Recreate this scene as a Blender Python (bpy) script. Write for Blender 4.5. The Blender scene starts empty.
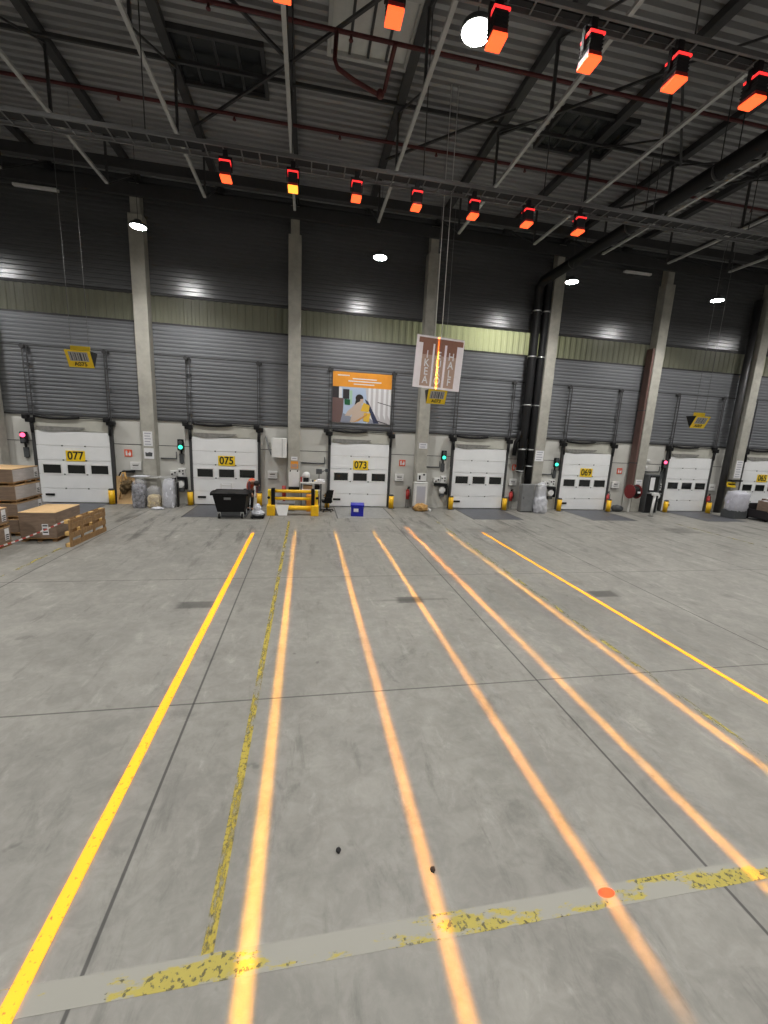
import bpy, bmesh, math, random
from mathutils import Vector, Matrix, noise
random.seed(7)
SC = bpy.context.scene
C = SC.collection
PI = math.pi

# ------------------------------------------------------------------ view / world
SC.view_settings.view_transform = 'Standard'
SC.view_settings.look = 'None'
SC.view_settings.gamma = 1.0
SC.view_settings.use_curve_mapping = False
SC.view_settings.exposure = 0.0
SC.cycles.use_denoising = True
SC.cycles.max_bounces = 6
SC.cycles.diffuse_bounces = 4
SC.cycles.sample_clamp_indirect = 4.0
SC.cycles.caustics_reflective = False
SC.cycles.caustics_refractive = False
wd = bpy.data.worlds.new('night')
SC.world = wd
wd.use_nodes = True
wd.node_tree.nodes['Background'].inputs[0].default_value = (0.02, 0.025, 0.035, 1)
wd.node_tree.nodes['Background'].inputs[1].default_value = 0.3

# ------------------------------------------------------------------ materials
def srgb(r, g, b):
    f = lambda c: (c / 255 / 12.92) if c / 255 <= 0.04045 else ((c / 255 + 0.055) / 1.055) ** 2.4
    return (f(r), f(g), f(b), 1)

def mat(name, col, rough=0.5, metal=0.0, var=0.0, scale=6.0, spec=0.5, bump=0.0, stretch=(1, 1, 1), col2=None):
    m = bpy.data.materials.new(name)
    m.use_nodes = True
    nt = m.node_tree
    N, L = nt.nodes, nt.links
    p = N['Principled BSDF']
    p.inputs['Roughness'].default_value = rough
    p.inputs['Metallic'].default_value = metal
    p.inputs['Specular IOR Level'].default_value = spec
    p.inputs['Base Color'].default_value = col
    if var > 0 or col2 or bump:
        tc = N.new('ShaderNodeTexCoord')
        mp = N.new('ShaderNodeMapping')
        mp.inputs['Scale'].default_value = stretch
        nz = N.new('ShaderNodeTexNoise')
        nz.inputs['Scale'].default_value = scale
        nz.inputs['Detail'].default_value = 5
        nz.inputs['Roughness'].default_value = 0.6
        L.new(tc.outputs['Object'], mp.inputs['Vector'])
        L.new(mp.outputs['Vector'], nz.inputs['Vector'])
        if var > 0 or col2:
            cr = N.new('ShaderNodeValToRGB')
            cr.color_ramp.elements[0].position = 0.32
            cr.color_ramp.elements[1].position = 0.68
            a = tuple(c * (1 - var) for c in col[:3]) + (1,)
            b = col2 or tuple(min(1, c * (1 + var)) for c in col[:3]) + (1,)
            cr.color_ramp.elements[0].color = a
            cr.color_ramp.elements[1].color = b
            L.new(nz.outputs['Fac'], cr.inputs['Fac'])
            L.new(cr.outputs['Color'], p.inputs['Base Color'])
        if bump:
            bp = N.new('ShaderNodeBump')
            bp.inputs['Strength'].default_value = bump
            bp.inputs['Distance'].default_value = 0.02
            L.new(nz.outputs['Fac'], bp.inputs['Height'])
            L.new(bp.outputs['Normal'], p.inputs['Normal'])
    return m

def emit(name, col, strength):
    m = bpy.data.materials.new(name)
    m.use_nodes = True
    p = m.node_tree.nodes['Principled BSDF']
    p.inputs['Base Color'].default_value = col
    p.inputs['Emission Color'].default_value = col
    p.inputs['Emission Strength'].default_value = strength
    return m

def film(name, col, alpha, rough=0.2, scale=9.0):
    """clear wrinkled plastic film: part see-through, part glossy white"""
    m = mat(name, col, rough, 0, 0.08, scale, 0.6, 0.9)
    nt = m.node_tree
    N, L = nt.nodes, nt.links
    p = N['Principled BSDF']
    out = N['Material Output']
    tr = N.new('ShaderNodeBsdfTransparent')
    mx = N.new('ShaderNodeMixShader')
    mx.inputs[0].default_value = alpha
    L.new(tr.outputs[0], mx.inputs[1])
    L.new(p.outputs[0], mx.inputs[2])
    L.new(mx.outputs[0], out.inputs['Surface'])
    return m

M = {}
M['conc'] = mat('precast_concrete', (0.40, 0.388, 0.345, 1), 0.75, 0, 0.14, 3.0, 0.3, 0.15)
M['panel'] = mat('wall_panel_paint', (0.61, 0.605, 0.57, 1), 0.5, 0, 0.05, 1.3)
M['clad'] = mat('grey_profiled_sheet', (0.20, 0.205, 0.215, 1), 0.27, 0.55, 0.14, 0.7, 0.5, 0, (0.25, 1, 1))
M['cladl'] = mat('light_grey_profiled_sheet', (0.275, 0.285, 0.305, 1), 0.32, 0.5, 0.16, 0.7, 0.5, 0, (0.22, 1, 1))
M['deck'] = mat('galvanised_roof_deck', (0.34, 0.34, 0.345, 1), 0.42, 0.25, 0.25, 0.5, 0.5, 0, (0.3, 1.5, 1))
M['steel'] = mat('galvanised_steel', (0.50, 0.50, 0.49, 1), 0.45, 0.2, 0.08, 4)
M['dsteel'] = mat('dark_painted_steel', (0.055, 0.055, 0.057, 1), 0.5, 0.2, 0.1, 4)
M['traysteel'] = mat('dull_tray_steel', (0.15, 0.15, 0.15, 1), 0.5, 0.2, 0.15, 2)
M['trackst'] = mat('track_steel', (0.10, 0.10, 0.105, 1), 0.5, 0.3, 0.1, 4)
M['black'] = mat('black_rubber', (0.008, 0.008, 0.009, 1), 0.55, 0, 0.1, 6, 0.3)
M['blackpl'] = mat('black_plastic', (0.005, 0.005, 0.006, 1), 0.5, 0, 0.15, 10, 0.25)
M['dgrey'] = mat('dark_grey_plastic', (0.07, 0.075, 0.08, 1), 0.5, 0, 0.1, 8)
M['mgrey'] = mat('mid_grey_paint', (0.2, 0.205, 0.21, 1), 0.5, 0, 0.08, 6)
M['white'] = mat('white_door_enamel', (0.86, 0.87, 0.88, 1), 0.4, 0, 0.03, 2)
M['whitepl'] = mat('white_plastic', (0.78, 0.78, 0.77, 1), 0.4, 0, 0.04, 8)
M['paper'] = mat('white_paper', (0.78, 0.78, 0.80, 1), 0.7, 0, 0.03, 12)
M['ink'] = mat('black_ink', (0.01, 0.01, 0.01, 1), 0.6)
M['gink'] = mat('grey_print', (0.35, 0.35, 0.42, 1), 0.6)
M['yellow'] = mat('safety_yellow', (0.95, 0.54, 0.012, 1), 0.4, 0, 0.08, 6)
M['signy'] = mat('sign_yellow', (0.95, 0.66, 0.02, 1), 0.45, 0, 0.04, 6)
M['glass'] = mat('dark_window_glass', (0.012, 0.014, 0.014, 1), 0.08, 0, 0.2, 3)
M['lev'] = mat('leveller_plate', (0.105, 0.11, 0.125, 1), 0.5, 0.3, 0.15, 5)
M['levlight'] = mat('leveller_plate_worn', (0.27, 0.27, 0.26, 1), 0.55, 0.1, 0.15, 5)
M['seal'] = mat('dusty_brush_seal', (0.23, 0.225, 0.21, 1), 0.85, 0, 0.2, 10)
M['header'] = mat('header_board', (0.52, 0.515, 0.46, 1), 0.55, 0, 0.06, 4)
M['wood'] = mat('pallet_wood', (0.31, 0.185, 0.085, 1), 0.75, 0, 0.3, 5, 0.3, 0.2, (1, 8, 1))
M['woodend'] = mat('fresh_wood_block', (0.72, 0.46, 0.16, 1), 0.75, 0, 0.15, 8)
M['card'] = mat('cardboard', (0.40, 0.25, 0.12, 1), 0.8, 0, 0.08, 4)
M['cardtop'] = mat('cardboard_lid', (0.66, 0.44, 0.22, 1), 0.75, 0, 0.08, 4)
M['wrapbox'] = mat('wrapped_carton', (0.235, 0.17, 0.125, 1), 0.35, 0, 0.2, 3.5, 0.5, 0.2, (1, 1, 5))
M['wrapgrey'] = mat('wrapped_carton_grey', (0.42, 0.40, 0.40, 1), 0.3, 0, 0.12, 3.5, 0.5, 0.3, (1, 1, 4))
M['red'] = mat('red_enamel', (0.40, 0.03, 0.028, 1), 0.35, 0, 0.1, 6)
M['dred'] = mat('sprinkler_red', (0.085, 0.012, 0.013, 1), 0.55, 0, 0.1, 6)
M['reelred'] = mat('dark_reel_red', (0.20, 0.016, 0.02, 1), 0.45, 0, 0.15, 5)
M['brown'] = mat('brown_red_paint', (0.125, 0.07, 0.06, 1), 0.5, 0, 0.1, 4)
M['signred'] = mat('fire_sign_red', (0.80, 0.12, 0.05, 1), 0.5)
M['orange'] = mat('orange_print', (0.83, 0.33, 0.03, 1), 0.5, 0, 0.04, 5)
M['blue'] = mat('blue_crate_plastic', (0.012, 0.018, 0.42, 1), 0.35, 0, 0.1, 6)
M['tan'] = mat('tan_board', (0.47, 0.32, 0.25, 1), 0.5, 0, 0.06, 5)
M['brownb'] = mat('brown_board', (0.27, 0.125, 0.085, 1), 0.5, 0, 0.08, 5)
M['pinkw'] = mat('pinkish_white_board', (0.93, 0.87, 0.90, 1), 0.5, 0, 0.04, 4)
M['filmw'] = film('clear_bag_film', (0.72, 0.73, 0.78, 1), 0.22)
M['filmh'] = film('thick_white_film', (0.74, 0.75, 0.80, 1), 0.55)
M['trash'] = mat('dark_waste', (0.06, 0.055, 0.065, 1), 0.6, 0, 0.7, 7, 0.4, 0.5, (1, 1, 1), (0.40, 0.40, 0.44, 1))
M['trashy'] = mat('yellowish_waste', (0.45, 0.33, 0.16, 1), 0.7, 0, 0.3, 7, 0.4, 0.5, (1, 1, 1), (0.75, 0.62, 0.36, 1))
M['trashw'] = mat('white_waste', (0.62, 0.63, 0.68, 1), 0.6, 0, 0.25, 6, 0.4, 0.5)
M['kraft'] = mat('crumpled_kraft_paper', (0.56, 0.33, 0.12, 1), 0.8, 0, 0.2, 8, 0.3, 0.6)
M['foliage'] = mat('brown_green_bundle', (0.115, 0.075, 0.03, 1), 0.8, 0, 0.4, 8)
M['skin'] = mat('skin', (0.45, 0.24, 0.16, 1), 0.5)
M['hair'] = mat('dark_hair', (0.012, 0.008, 0.008, 1), 0.5)
M['hivis'] = mat('orange_red_vest', (0.85, 0.13, 0.05, 1), 0.6)
M['jacket'] = mat('dark_maroon_jacket', (0.07, 0.018, 0.022, 1), 0.8)
M['trous'] = mat('dark_trousers', (0.012, 0.010, 0.012, 1), 0.8)
M['chrome'] = mat('clamp_zinc', (0.6, 0.6, 0.6, 1), 0.3, 0.8)
M['opal'] = mat('opal_skylight', (0.62, 0.62, 0.60, 1), 0.3, 0, 0.08, 3)
M['darkglz'] = mat('night_black_skylight', (0.02, 0.022, 0.024, 1), 0.25, 0, 0.2, 3)

# --- floor material: power-floated concrete, saw-cut joints, dark patches
def floor_material():
    m = bpy.data.materials.new('power_floated_concrete')
    m.use_nodes = True
    nt = m.node_tree
    N, L = nt.nodes, nt.links
    p = N['Principled BSDF']
    geo = N.new('ShaderNodeNewGeometry')
    sep = N.new('ShaderNodeSeparateXYZ')
    L.new(geo.outputs['Position'], sep.inputs[0])
    def mth(op, a, b=None, c=None, clamp=False):
        n = N.new('ShaderNodeMath'); n.operation = op; n.use_clamp = clamp
        for i, v in enumerate((a, b, c)):
            if v is None: continue
            if hasattr(v, 'links'): L.new(v, n.inputs[i])
            else: n.inputs[i].default_value = v
        return n.outputs[0]
    def nz(scale, detail=6, rough=0.6, st=(1, 1, 1), rot=0.0, dist=0.0):
        mp = N.new('ShaderNodeMapping')
        mp.inputs['Scale'].default_value = st
        mp.inputs['Rotation'].default_value = (0, 0, rot)
        L.new(geo.outputs['Position'], mp.inputs['Vector'])
        n = N.new('ShaderNodeTexNoise')
        n.inputs['Scale'].default_value = scale; n.inputs['Detail'].default_value = detail
        n.inputs['Roughness'].default_value = rough; n.inputs['Distortion'].default_value = dist
        L.new(mp.outputs['Vector'], n.inputs['Vector'])
        return n.outputs['Fac']
    def ramp(v, a, b):
        r = N.new('ShaderNodeMapRange'); r.interpolation_type = 'SMOOTHSTEP'
        L.new(v, r.inputs[0]); r.inputs[1].default_value = a; r.inputs[2].default_value = b
        return r.outputs[0]
    X, Y = sep.outputs[0], sep.outputs[1]
    big, mid, fine = nz(0.28), nz(1.3, 8, 0.65, dist=0.4), nz(14, 4)
    scuff = nz(2.2, 8, 0.7, (1.6, 0.28, 1), 0.25)
    scuff2 = nz(1.6, 8, 0.7, (1.5, 0.22, 1), -0.5)
    v = mth('MULTIPLY_ADD', big, 0.5, 0.70)
    v = mth('MULTIPLY', v, mth('MULTIPLY_ADD', ramp(mid, 0.33, 0.67), 0.20, 0.90))
    v = mth('MULTIPLY', v, mth('MULTIPLY_ADD', ramp(nz(4.5, 7, 0.7, dist=0.8), 0.36, 0.66), 0.17, 0.915))
    smear = nz(1.7, 8, 0.72, (1, 0.6, 1), 1.1, 0.6)
    v = mth('MULTIPLY', v, mth('MULTIPLY_ADD', ramp(smear, 0.55, 0.70), -0.25, 1.0))
    v = mth('MULTIPLY', v, mth('MULTIPLY_ADD', fine, 0.22, 0.89))
    v = mth('MULTIPLY', v, mth('MULTIPLY_ADD', ramp(scuff, 0.56, 0.70), -0.26, 1.0))
    # tyre wear, thicker towards the docks
    near = ramp(Y, -13.0, -3.0)
    v = mth('MULTIPLY', v, mth('SUBTRACT', 1.0, mth('MULTIPLY', mth('MULTIPLY', ramp(scuff2, 0.52, 0.66), near), 0.55)))
    spots = nz(3.1, 3, 0.5)
    v = mth('MULTIPLY', v, mth('MULTIPLY_ADD', ramp(spots, 0.70, 0.78), -0.4, 1.0))
    pale = nz(2.6, 7, 0.7, (1, 0.5, 1), 0.8, 0.5)
    v = mth('MULTIPLY', v, mth('MULTIPLY_ADD', ramp(pale, 0.56, 0.70), 0.26, 1.0))
    v = mth('MULTIPLY', v, mth('MULTIPLY_ADD', ramp(scuff2, 0.42, 0.30), 0.12, 1.0))
    # joints every 4.83 m across and 4.61 m along
    def joint(c, off, pitch, w, dark):
        t = mth('ADD', c, off)
        t = mth('DIVIDE', t, pitch)
        fr = mth('ABSOLUTE', mth('SUBTRACT', t, mth('ROUND', t)))
        d = mth('MULTIPLY', fr, pitch)
        k = mth('SUBTRACT', 1.0, ramp(d, w * 0.5, w * 1.2))
        return mth('MULTIPLY_ADD', k, -dark, 1.0)
    v = mth('MULTIPLY', v, joint(X, 3.96, 4.83, 0.016, 0.72))
    v = mth('MULTIPLY', v, joint(Y, 14.25, 4.62, 0.014, 0.62))
    # dark patches with ragged edges
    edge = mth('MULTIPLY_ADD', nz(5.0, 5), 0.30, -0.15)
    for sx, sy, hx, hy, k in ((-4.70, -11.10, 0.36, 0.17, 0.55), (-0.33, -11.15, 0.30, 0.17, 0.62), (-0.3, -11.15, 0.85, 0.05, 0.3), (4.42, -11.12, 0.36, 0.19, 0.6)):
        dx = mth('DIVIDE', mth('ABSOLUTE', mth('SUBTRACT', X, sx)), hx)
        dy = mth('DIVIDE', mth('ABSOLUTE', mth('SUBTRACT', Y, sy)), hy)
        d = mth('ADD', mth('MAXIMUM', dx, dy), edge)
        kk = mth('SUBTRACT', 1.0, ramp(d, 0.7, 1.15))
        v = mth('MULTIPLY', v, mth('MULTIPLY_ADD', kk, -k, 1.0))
    mx = N.new('ShaderNodeMix'); mx.data_type = 'RGBA'; mx.blend_type = 'MULTIPLY'
    mx.inputs[0].default_value = 1.0
    mx.inputs[6].default_value = (0.255, 0.247, 0.224, 1)
    cb = N.new('ShaderNodeCombineColor')
    for i in range(3): L.new(v, cb.inputs[i])
    L.new(cb.outputs[0], mx.inputs[7])
    L.new(mx.outputs[2], p.inputs['Base Color'])
    L.new(mth('MULTIPLY_ADD', mid, 0.25, 0.36), p.inputs['Roughness'])
    p.inputs['Specular IOR Level'].default_value = 0.4
    return m
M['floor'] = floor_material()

def tape_material(name, col, ghost, lo, hi, scale, stretch, wear=0.0):
    """worn floor tape: patches of paint left, the rest pale adhesive residue or bare floor (see-through)"""
    m = bpy.data.materials.new(name)
    m.use_nodes = True
    nt = m.node_tree
    N, L = nt.nodes, nt.links
    p = N['Principled BSDF']; out = N['Material Output']
    geo = N.new('ShaderNodeNewGeometry')
    mp = N.new('ShaderNodeMapping'); mp.inputs['Scale'].default_value = stretch
    L.new(geo.outputs['Position'], mp.inputs['Vector'])
    n = N.new('ShaderNodeTexNoise'); n.inputs['Scale'].default_value = scale; n.inputs['Detail'].default_value = 7
    n.inputs['Roughness'].default_value = 0.7
    L.new(mp.outputs['Vector'], n.inputs['Vector'])
    r = N.new('ShaderNodeMapRange'); r.inputs[1].default_value = lo; r.inputs[2].default_value = hi
    L.new(n.outputs['Fac'], r.inputs[0])
    n2 = N.new('ShaderNodeTexNoise'); n2.inputs['Scale'].default_value = 28; n2.inputs['Detail'].default_value = 4
    L.new(geo.outputs['Position'], n2.inputs['Vector'])
    cr = N.new('ShaderNodeValToRGB')
    cr.color_ramp.elements[0].position = 0.36 - wear; cr.color_ramp.elements[0].color = (0.14, 0.12, 0.04, 1)
    cr.color_ramp.elements[1].position = 0.47 - wear; cr.color_ramp.elements[1].color = col
    L.new(n2.outputs['Fac'], cr.inputs['Fac'])
    p.inputs['Roughness'].default_value = 0.55
    L.new(cr.outputs['Color'], p.inputs['Base Color'])
    if ghost:
        g = N.new('ShaderNodeBsdfDiffuse'); g.inputs[0].default_value = ghost
    else:
        g = N.new('ShaderNodeBsdfTransparent')
    ms = N.new('ShaderNodeMixShader')
    L.new(r.outputs[0], ms.inputs[0]); L.new(g.outputs[0], ms.inputs[1]); L.new(p.outputs[0], ms.inputs[2])
    tr = N.new('ShaderNodeBsdfTransparent')
    ms2 = N.new('ShaderNodeMixShader'); ms2.inputs[0].default_value = 0.5 if ghost else 0.92
    L.new(tr.outputs[0], ms2.inputs[1]); L.new(ms.outputs[0], ms2.inputs[2])
    L.new(ms2.outputs[0], out.inputs['Surface'])
    return m

def band_material():
    m = bpy.data.materials.new('translucent_daylight_sheet')
    m.use_nodes = True
    nt = m.node_tree
    N, L = nt.nodes, nt.links
    p = N['Principled BSDF']; out = N['Material Output']
    p.inputs['Base Color'].default_value = (0.28, 0.28, 0.215, 1)
    p.inputs['Roughness'].default_value = 0.35
    t = N.new('ShaderNodeBsdfTranslucent'); t.inputs[0].default_value = (0.60, 0.63, 0.38, 1)
    ms = N.new('ShaderNodeMixShader'); ms.inputs[0].default_value = 0.4
    L.new(p.outputs[0], ms.inputs[1]); L.new(t.outputs[0], ms.inputs[2]); L.new(ms.outputs[0], out.inputs['Surface'])
    return m
M['band'] = band_material()

# ------------------------------------------------------------------ mesh helpers
class B:
    def __init__(s): s.bm = bmesh.new()
    def box(s, x0, x1, y0, y1, z0, z1, bev=0.0, mtx=None):
        t = bmesh.new()
        bmesh.ops.create_cube(t, size=1.0)
        for v in t.verts:
            v.co = Vector(((x0 + x1) / 2 + v.co.x * (x1 - x0), (y0 + y1) / 2 + v.co.y * (y1 - y0), (z0 + z1) / 2 + v.co.z * (z1 - z0)))
        if bev: bmesh.ops.bevel(t, geom=t.edges[:], offset=bev, segments=2, affect='EDGES', profile=0.6)
        return s._merge(t, mtx)
    def _merge(s, t, mtx=None):
        if mtx: bmesh.ops.transform(t, matrix=mtx, verts=t.verts)
        mp = {}
        for v in t.verts: mp[v] = s.bm.verts.new(v.co)
        for f in t.faces:
            try:
                nf = s.bm.faces.new([mp[v] for v in f.verts]); nf.smooth = f.smooth
            except ValueError: pass
        t.free()
        return s
    def cyl(s, p0, p1, r, n=12, r2=None, caps=True):
        p0, p1 = Vector(p0), Vector(p1)
        d = p1 - p0
        t = bmesh.new()
        bmesh.ops.create_cone(t, cap_ends=caps, segments=n, radius1=r, radius2=r if r2 is None else r2, depth=d.length)
        for f in t.faces: f.smooth = len(f.verts) == 4
        q = Vector((0, 0, 1)).rotation_difference(d.normalized()).to_matrix().to_4x4()
        return s._merge(t, Matrix.Translation((p0 + p1) / 2) @ q)
    def bar(s, p0, p1, w, h):
        """rectangular bar between two points"""
        p0, p1 = Vector(p0), Vector(p1); d = p1 - p0
        up = Vector((0, 0, 1)) if abs(d.normalized().z) < 0.98 else Vector((0, 1, 0))
        x = d.cross(up).normalized(); z = x.cross(d).normalized(); y = d.normalized()
        m = Matrix((x, y, z)).transposed().to_4x4(); m.translation = (p0 + p1) / 2
        return s.box(-w / 2, w / 2, -d.length / 2, d.length / 2, -h / 2, h / 2, 0, m)
    def tube(s, pts, r, n=8):
        pts = [Vector(p) for p in pts]
        rings = []
        prev = None
        for i, p in enumerate(pts):
            d = (pts[min(i + 1, len(pts) - 1)] - pts[max(i - 1, 0)]).normalized()
            if prev is None:
                a = Vector((0, 0, 1)) if abs(d.z) < 0.9 else Vector((1, 0, 0))
                u = d.cross(a).normalized()
            else:
                u = (prev - d * prev.dot(d)).normalized()
            prev = u; w = d.cross(u)
            rings.append([s.bm.verts.new(p + (u * math.cos(2 * PI * k / n) + w * math.sin(2 * PI * k / n)) * r) for k in range(n)])
        for a, b in zip(rings, rings[1:]):
            for k in range(n):
                f = s.bm.faces.new((a[k], a[(k + 1) % n], b[(k + 1) % n], b[k])); f.smooth = True
        for rg in (rings[0], rings[-1]):
            try: s.bm.faces.new(rg)
            except ValueError: pass
        return s
    def prism(s, prof, a, b, axis='x', mtx=None):
        """extrude a closed 2-D outline along an axis. x: prof=(y,z); y: prof=(x,z); z: prof=(x,y)"""
        t = bmesh.new()
        def P(u, v, w): return {'x': (w, u, v), 'y': (u, w, v), 'z': (u, v, w)}[axis]
        A = [t.verts.new(P(u, v, a)) for u, v in prof]; D = [t.verts.new(P(u, v, b)) for u, v in prof]
        n = len(prof)
        t.faces.new(A); t.faces.new(D[::-1])
        for i in range(n): t.faces.new((A[i], D[i], D[(i + 1) % n], A[(i + 1) % n]))
        bmesh.ops.recalc_face_normals(t, faces=t.faces)
        return s._merge(t, mtx)
    def hull8(s, lo, hi):
        """frustum from two 4-corner loops"""
        t = bmesh.new()
        A = [t.verts.new(p) for p in lo]; D = [t.verts.new(p) for p in hi]
        t.faces.new(A[::-1]); t.faces.new(D)
        for i in range(4): t.faces.new((A[i], A[(i + 1) % 4], D[(i + 1) % 4], D[i]))
        bmesh.ops.recalc_face_normals(t, faces=t.faces)
        return s._merge(t)
    def blob(s, c, size, amp=0.15, freq=2.5, seed=0, flat=True, sub=4, boxy=0.0):
        t = bmesh.new()
        bmesh.ops.create_icosphere(t, subdivisions=sub, radius=1.0)
        off = Vector((seed * 3.1, seed * 1.7, seed * 5.3))
        for v in t.verts:
            d = v.co.normalized()
            if boxy:
                m_ = max(abs(d.x), abs(d.y), abs(d.z)); d = d.lerp(d / m_, boxy)
            k = 1 + amp * (noise.noise(d * freq + off) + 0.5 * noise.noise(d * freq * 2.7 + off))
            q = d * k
            z = q.z
            if flat: z = max(z, -0.72)
            v.co = Vector((c[0] + q.x * size[0], c[1] + q.y * size[1], c[2] + z * size[2]))
        for f in t.faces: f.smooth = True
        return s._merge(t)
    def build(s, name, m, parent=None, local=False):
        bmesh.ops.recalc_face_normals(s.bm, faces=s.bm.faces)
        if parent is not None and not local:
            off = Vector(parent.matrix_world_store)
            bmesh.ops.translate(s.bm, verts=s.bm.verts, vec=-off)
        me = bpy.data.meshes.new(name)
        s.bm.to_mesh(me); s.bm.free()
        me.materials.append(M[m] if isinstance(m, str) else m)
        o = bpy.data.objects.new(name, me)
        C.objects.link(o)
        if parent is not None: o.parent = parent.obj if hasattr(parent, 'obj') else parent
        return Node(o, parent.matrix_world_store if parent is not None else (0, 0, 0))

class Node:
    """an object plus the world position its children are written against"""
    def __init__(s, obj, w=(0, 0, 0)): s.obj = obj; s.matrix_world_store = w
    def __setitem__(s, k, v): s.obj[k] = v

def tag(n, label, cat, group=None, kind=None):
    o = n.obj if isinstance(n, Node) else n
    o['label'] = label; o['category'] = cat
    if group: o['group'] = group
    if kind: o['kind'] = kind
    return n

def thing(name, label, cat, loc, group=None, kind=None, rotz=0.0):
    o = bpy.data.objects.new(name, None)
    o.empty_display_size = 0.2
    C.objects.link(o)
    o.location = loc; o.rotation_euler = (0, 0, rotz)
    n = Node(o, tuple(loc))
    return tag(n, label, cat, group, kind)

def dup(n, loc, label, rotz=None):
    o = n.obj
    r = o.copy(); C.objects.link(r); r.location = loc; r['label'] = label
    if rotz is not None: r.rotation_euler = (0, 0, rotz)
    def rec(src, dst):
        for ch in src.children:
            c = ch.copy(); C.objects.link(c); c.parent = dst
            rec(ch, c)
    rec(o, r)
    return Node(r, tuple(loc))

def text(name, body, size, m, parent, pos, rot=(PI / 2, 0, 0), sx=1.0, bold=0.0, ext=0.002, spacing=1.0, line=1.0):
    cu = bpy.data.curves.new(name, 'FONT')
    cu.body = body; cu.size = size; cu.align_x = 'CENTER'; cu.align_y = 'CENTER'
    cu.extrude = ext; cu.offset = bold; cu.space_character = spacing; cu.space_line = line
    cu.materials.append(M[m] if isinstance(m, str) else m)
    cu.resolution_u = 6
    tmp = bpy.data.objects.new(name + '_curve', cu)
    me = bpy.data.meshes.new_from_object(tmp)
    bpy.data.objects.remove(tmp)
    me.name = name
    o = bpy.data.objects.new(name, me)
    C.objects.link(o)
    o.parent = parent.obj
    o.location = Vector(pos) - Vector(parent.matrix_world_store)
    o.rotation_euler = rot
    o.scale = (sx, 1, 1)
    return o

# ------------------------------------------------------------------ the hall
X0, X1, Y0, ZR = -30.0, 38.0, -40.0, 12.72
def struct(b, name, m, label, cat, parent=None):
    n = b.build(name, m, parent)
    return tag(n, label, cat, None, 'structure')

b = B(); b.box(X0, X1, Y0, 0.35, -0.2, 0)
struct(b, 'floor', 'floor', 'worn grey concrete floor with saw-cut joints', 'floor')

def corrugate(axis, a0, a1, pitch, depth, base, lo, hi, side=-1):
    """trapezoid profiled sheet. axis 'h': horizontal ribs stacked in z on the wall y=base;
       'v': vertical ribs along x; 'r': roof ribs running along x, stacked in y at z=base"""
    b = B(); prof = []
    n = int(round((a1 - a0) / pitch))
    p = (a1 - a0) / n
    for i in range(n):
        s = a0 + i * p
        prof += [(s, 0), (s + 0.30 * p, 0), (s + 0.42 * p, depth), (s + 0.88 * p, depth)]
    prof.append((a1, 0))
    def P(t, d, w):
        if axis == 'h': return (w, base + side * d, t)
        if axis == 'v': return (t, base + side * d, w)
        return (w, t, base + side * d)
    A = [b.bm.verts.new(P(t, d, lo)) for t, d in prof]
    D = [b.bm.verts.new(P(t, d, hi)) for t, d in prof]
    for i in range(len(prof) - 1): b.bm.faces.new((A[i], A[i + 1], D[i + 1], D[i]))
    return b

roof = corrugate('r', Y0, 0.3, 0.25, 0.10, ZR, X0, X1)
struct(roof, 'ceiling', 'deck', 'grey ribbed metal roof deck above the trusses', 'ceiling')

wall = thing('wall_back', 'long dock wall of pale panels below and ribbed grey sheeting above', 'wall', (0, 0, 0), None, 'structure')
b = B(); b.box(X0, X1, 0.0, 0.25, 0, 3.56); b.build('lower_panel', 'panel', wall)
b = B()
for z in (2.52,): b.box(X0, X1, -0.006, 0, z - 0.012, z + 0.012)
b.build('panel_joint', 'dsteel', wall)
corrugate('h', 3.62, 7.42, 0.15, 0.026, 0.0, X0, X1).build('lower_cladding', 'cladl', wall)
corrugate('h', 8.50, ZR, 0.17, 0.042, 0.0, X0, X1).build('upper_cladding', 'clad', wall)
corrugate('v', X0, X1, 0.30, 0.035, 0.02, 7.42, 8.50).build('daylight_band', 'band', wall)
b = B()
for z, h in ((3.58, 0.06), (7.42, 0.07), (8.50, 0.08)): b.box(X0, X1, -0.043, 0.02, z - h / 2, z + h / 2)
b.box(X0, X1, -0.035, 0.0, 6.18, 6.22)
b.build('flashing', 'dsteel', wall)
for nm, lab, bx in (('wall_left', 'side wall of grey sheeting at the left end', (X0 - 0.2, X0, Y0, 0, 0, ZR)),
                    ('wall_right', 'side wall of grey sheeting at the right end', (X1, X1 + 0.2, Y0, 0, 0, ZR)),
                    ('wall_front', 'grey sheeting wall behind the viewer', (X0, X1, Y0 - 0.2, Y0, 0, ZR))):
    b = B(); b.box(*bx); struct(b, nm, 'clad', lab, 'wall')

# concrete columns in front of the wall
COLS = [-14.62, -9.01, -3.12, 2.73, 8.71, 14.56, 20.66]
CL = ['concrete column left of door 077', 'concrete column between doors 077 and 075', 'concrete column between doors 075 and 073',
      'concrete column between doors 073 and 071', 'concrete column between the black drain pipes and door 069', 'concrete column right of the red-brown shade strip', 'concrete column next to door 065']
for x, lab in zip(COLS, CL):
    b = B(); b.box(x - 0.26, x + 0.26, -0.5, -0.042, 0, 11.15, 0.025)
    b.box(x - 0.17, x + 0.17, -0.42, -0.05, 11.15, 12.2)
    struct(b, 'column', 'conc', lab, 'column')

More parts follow.
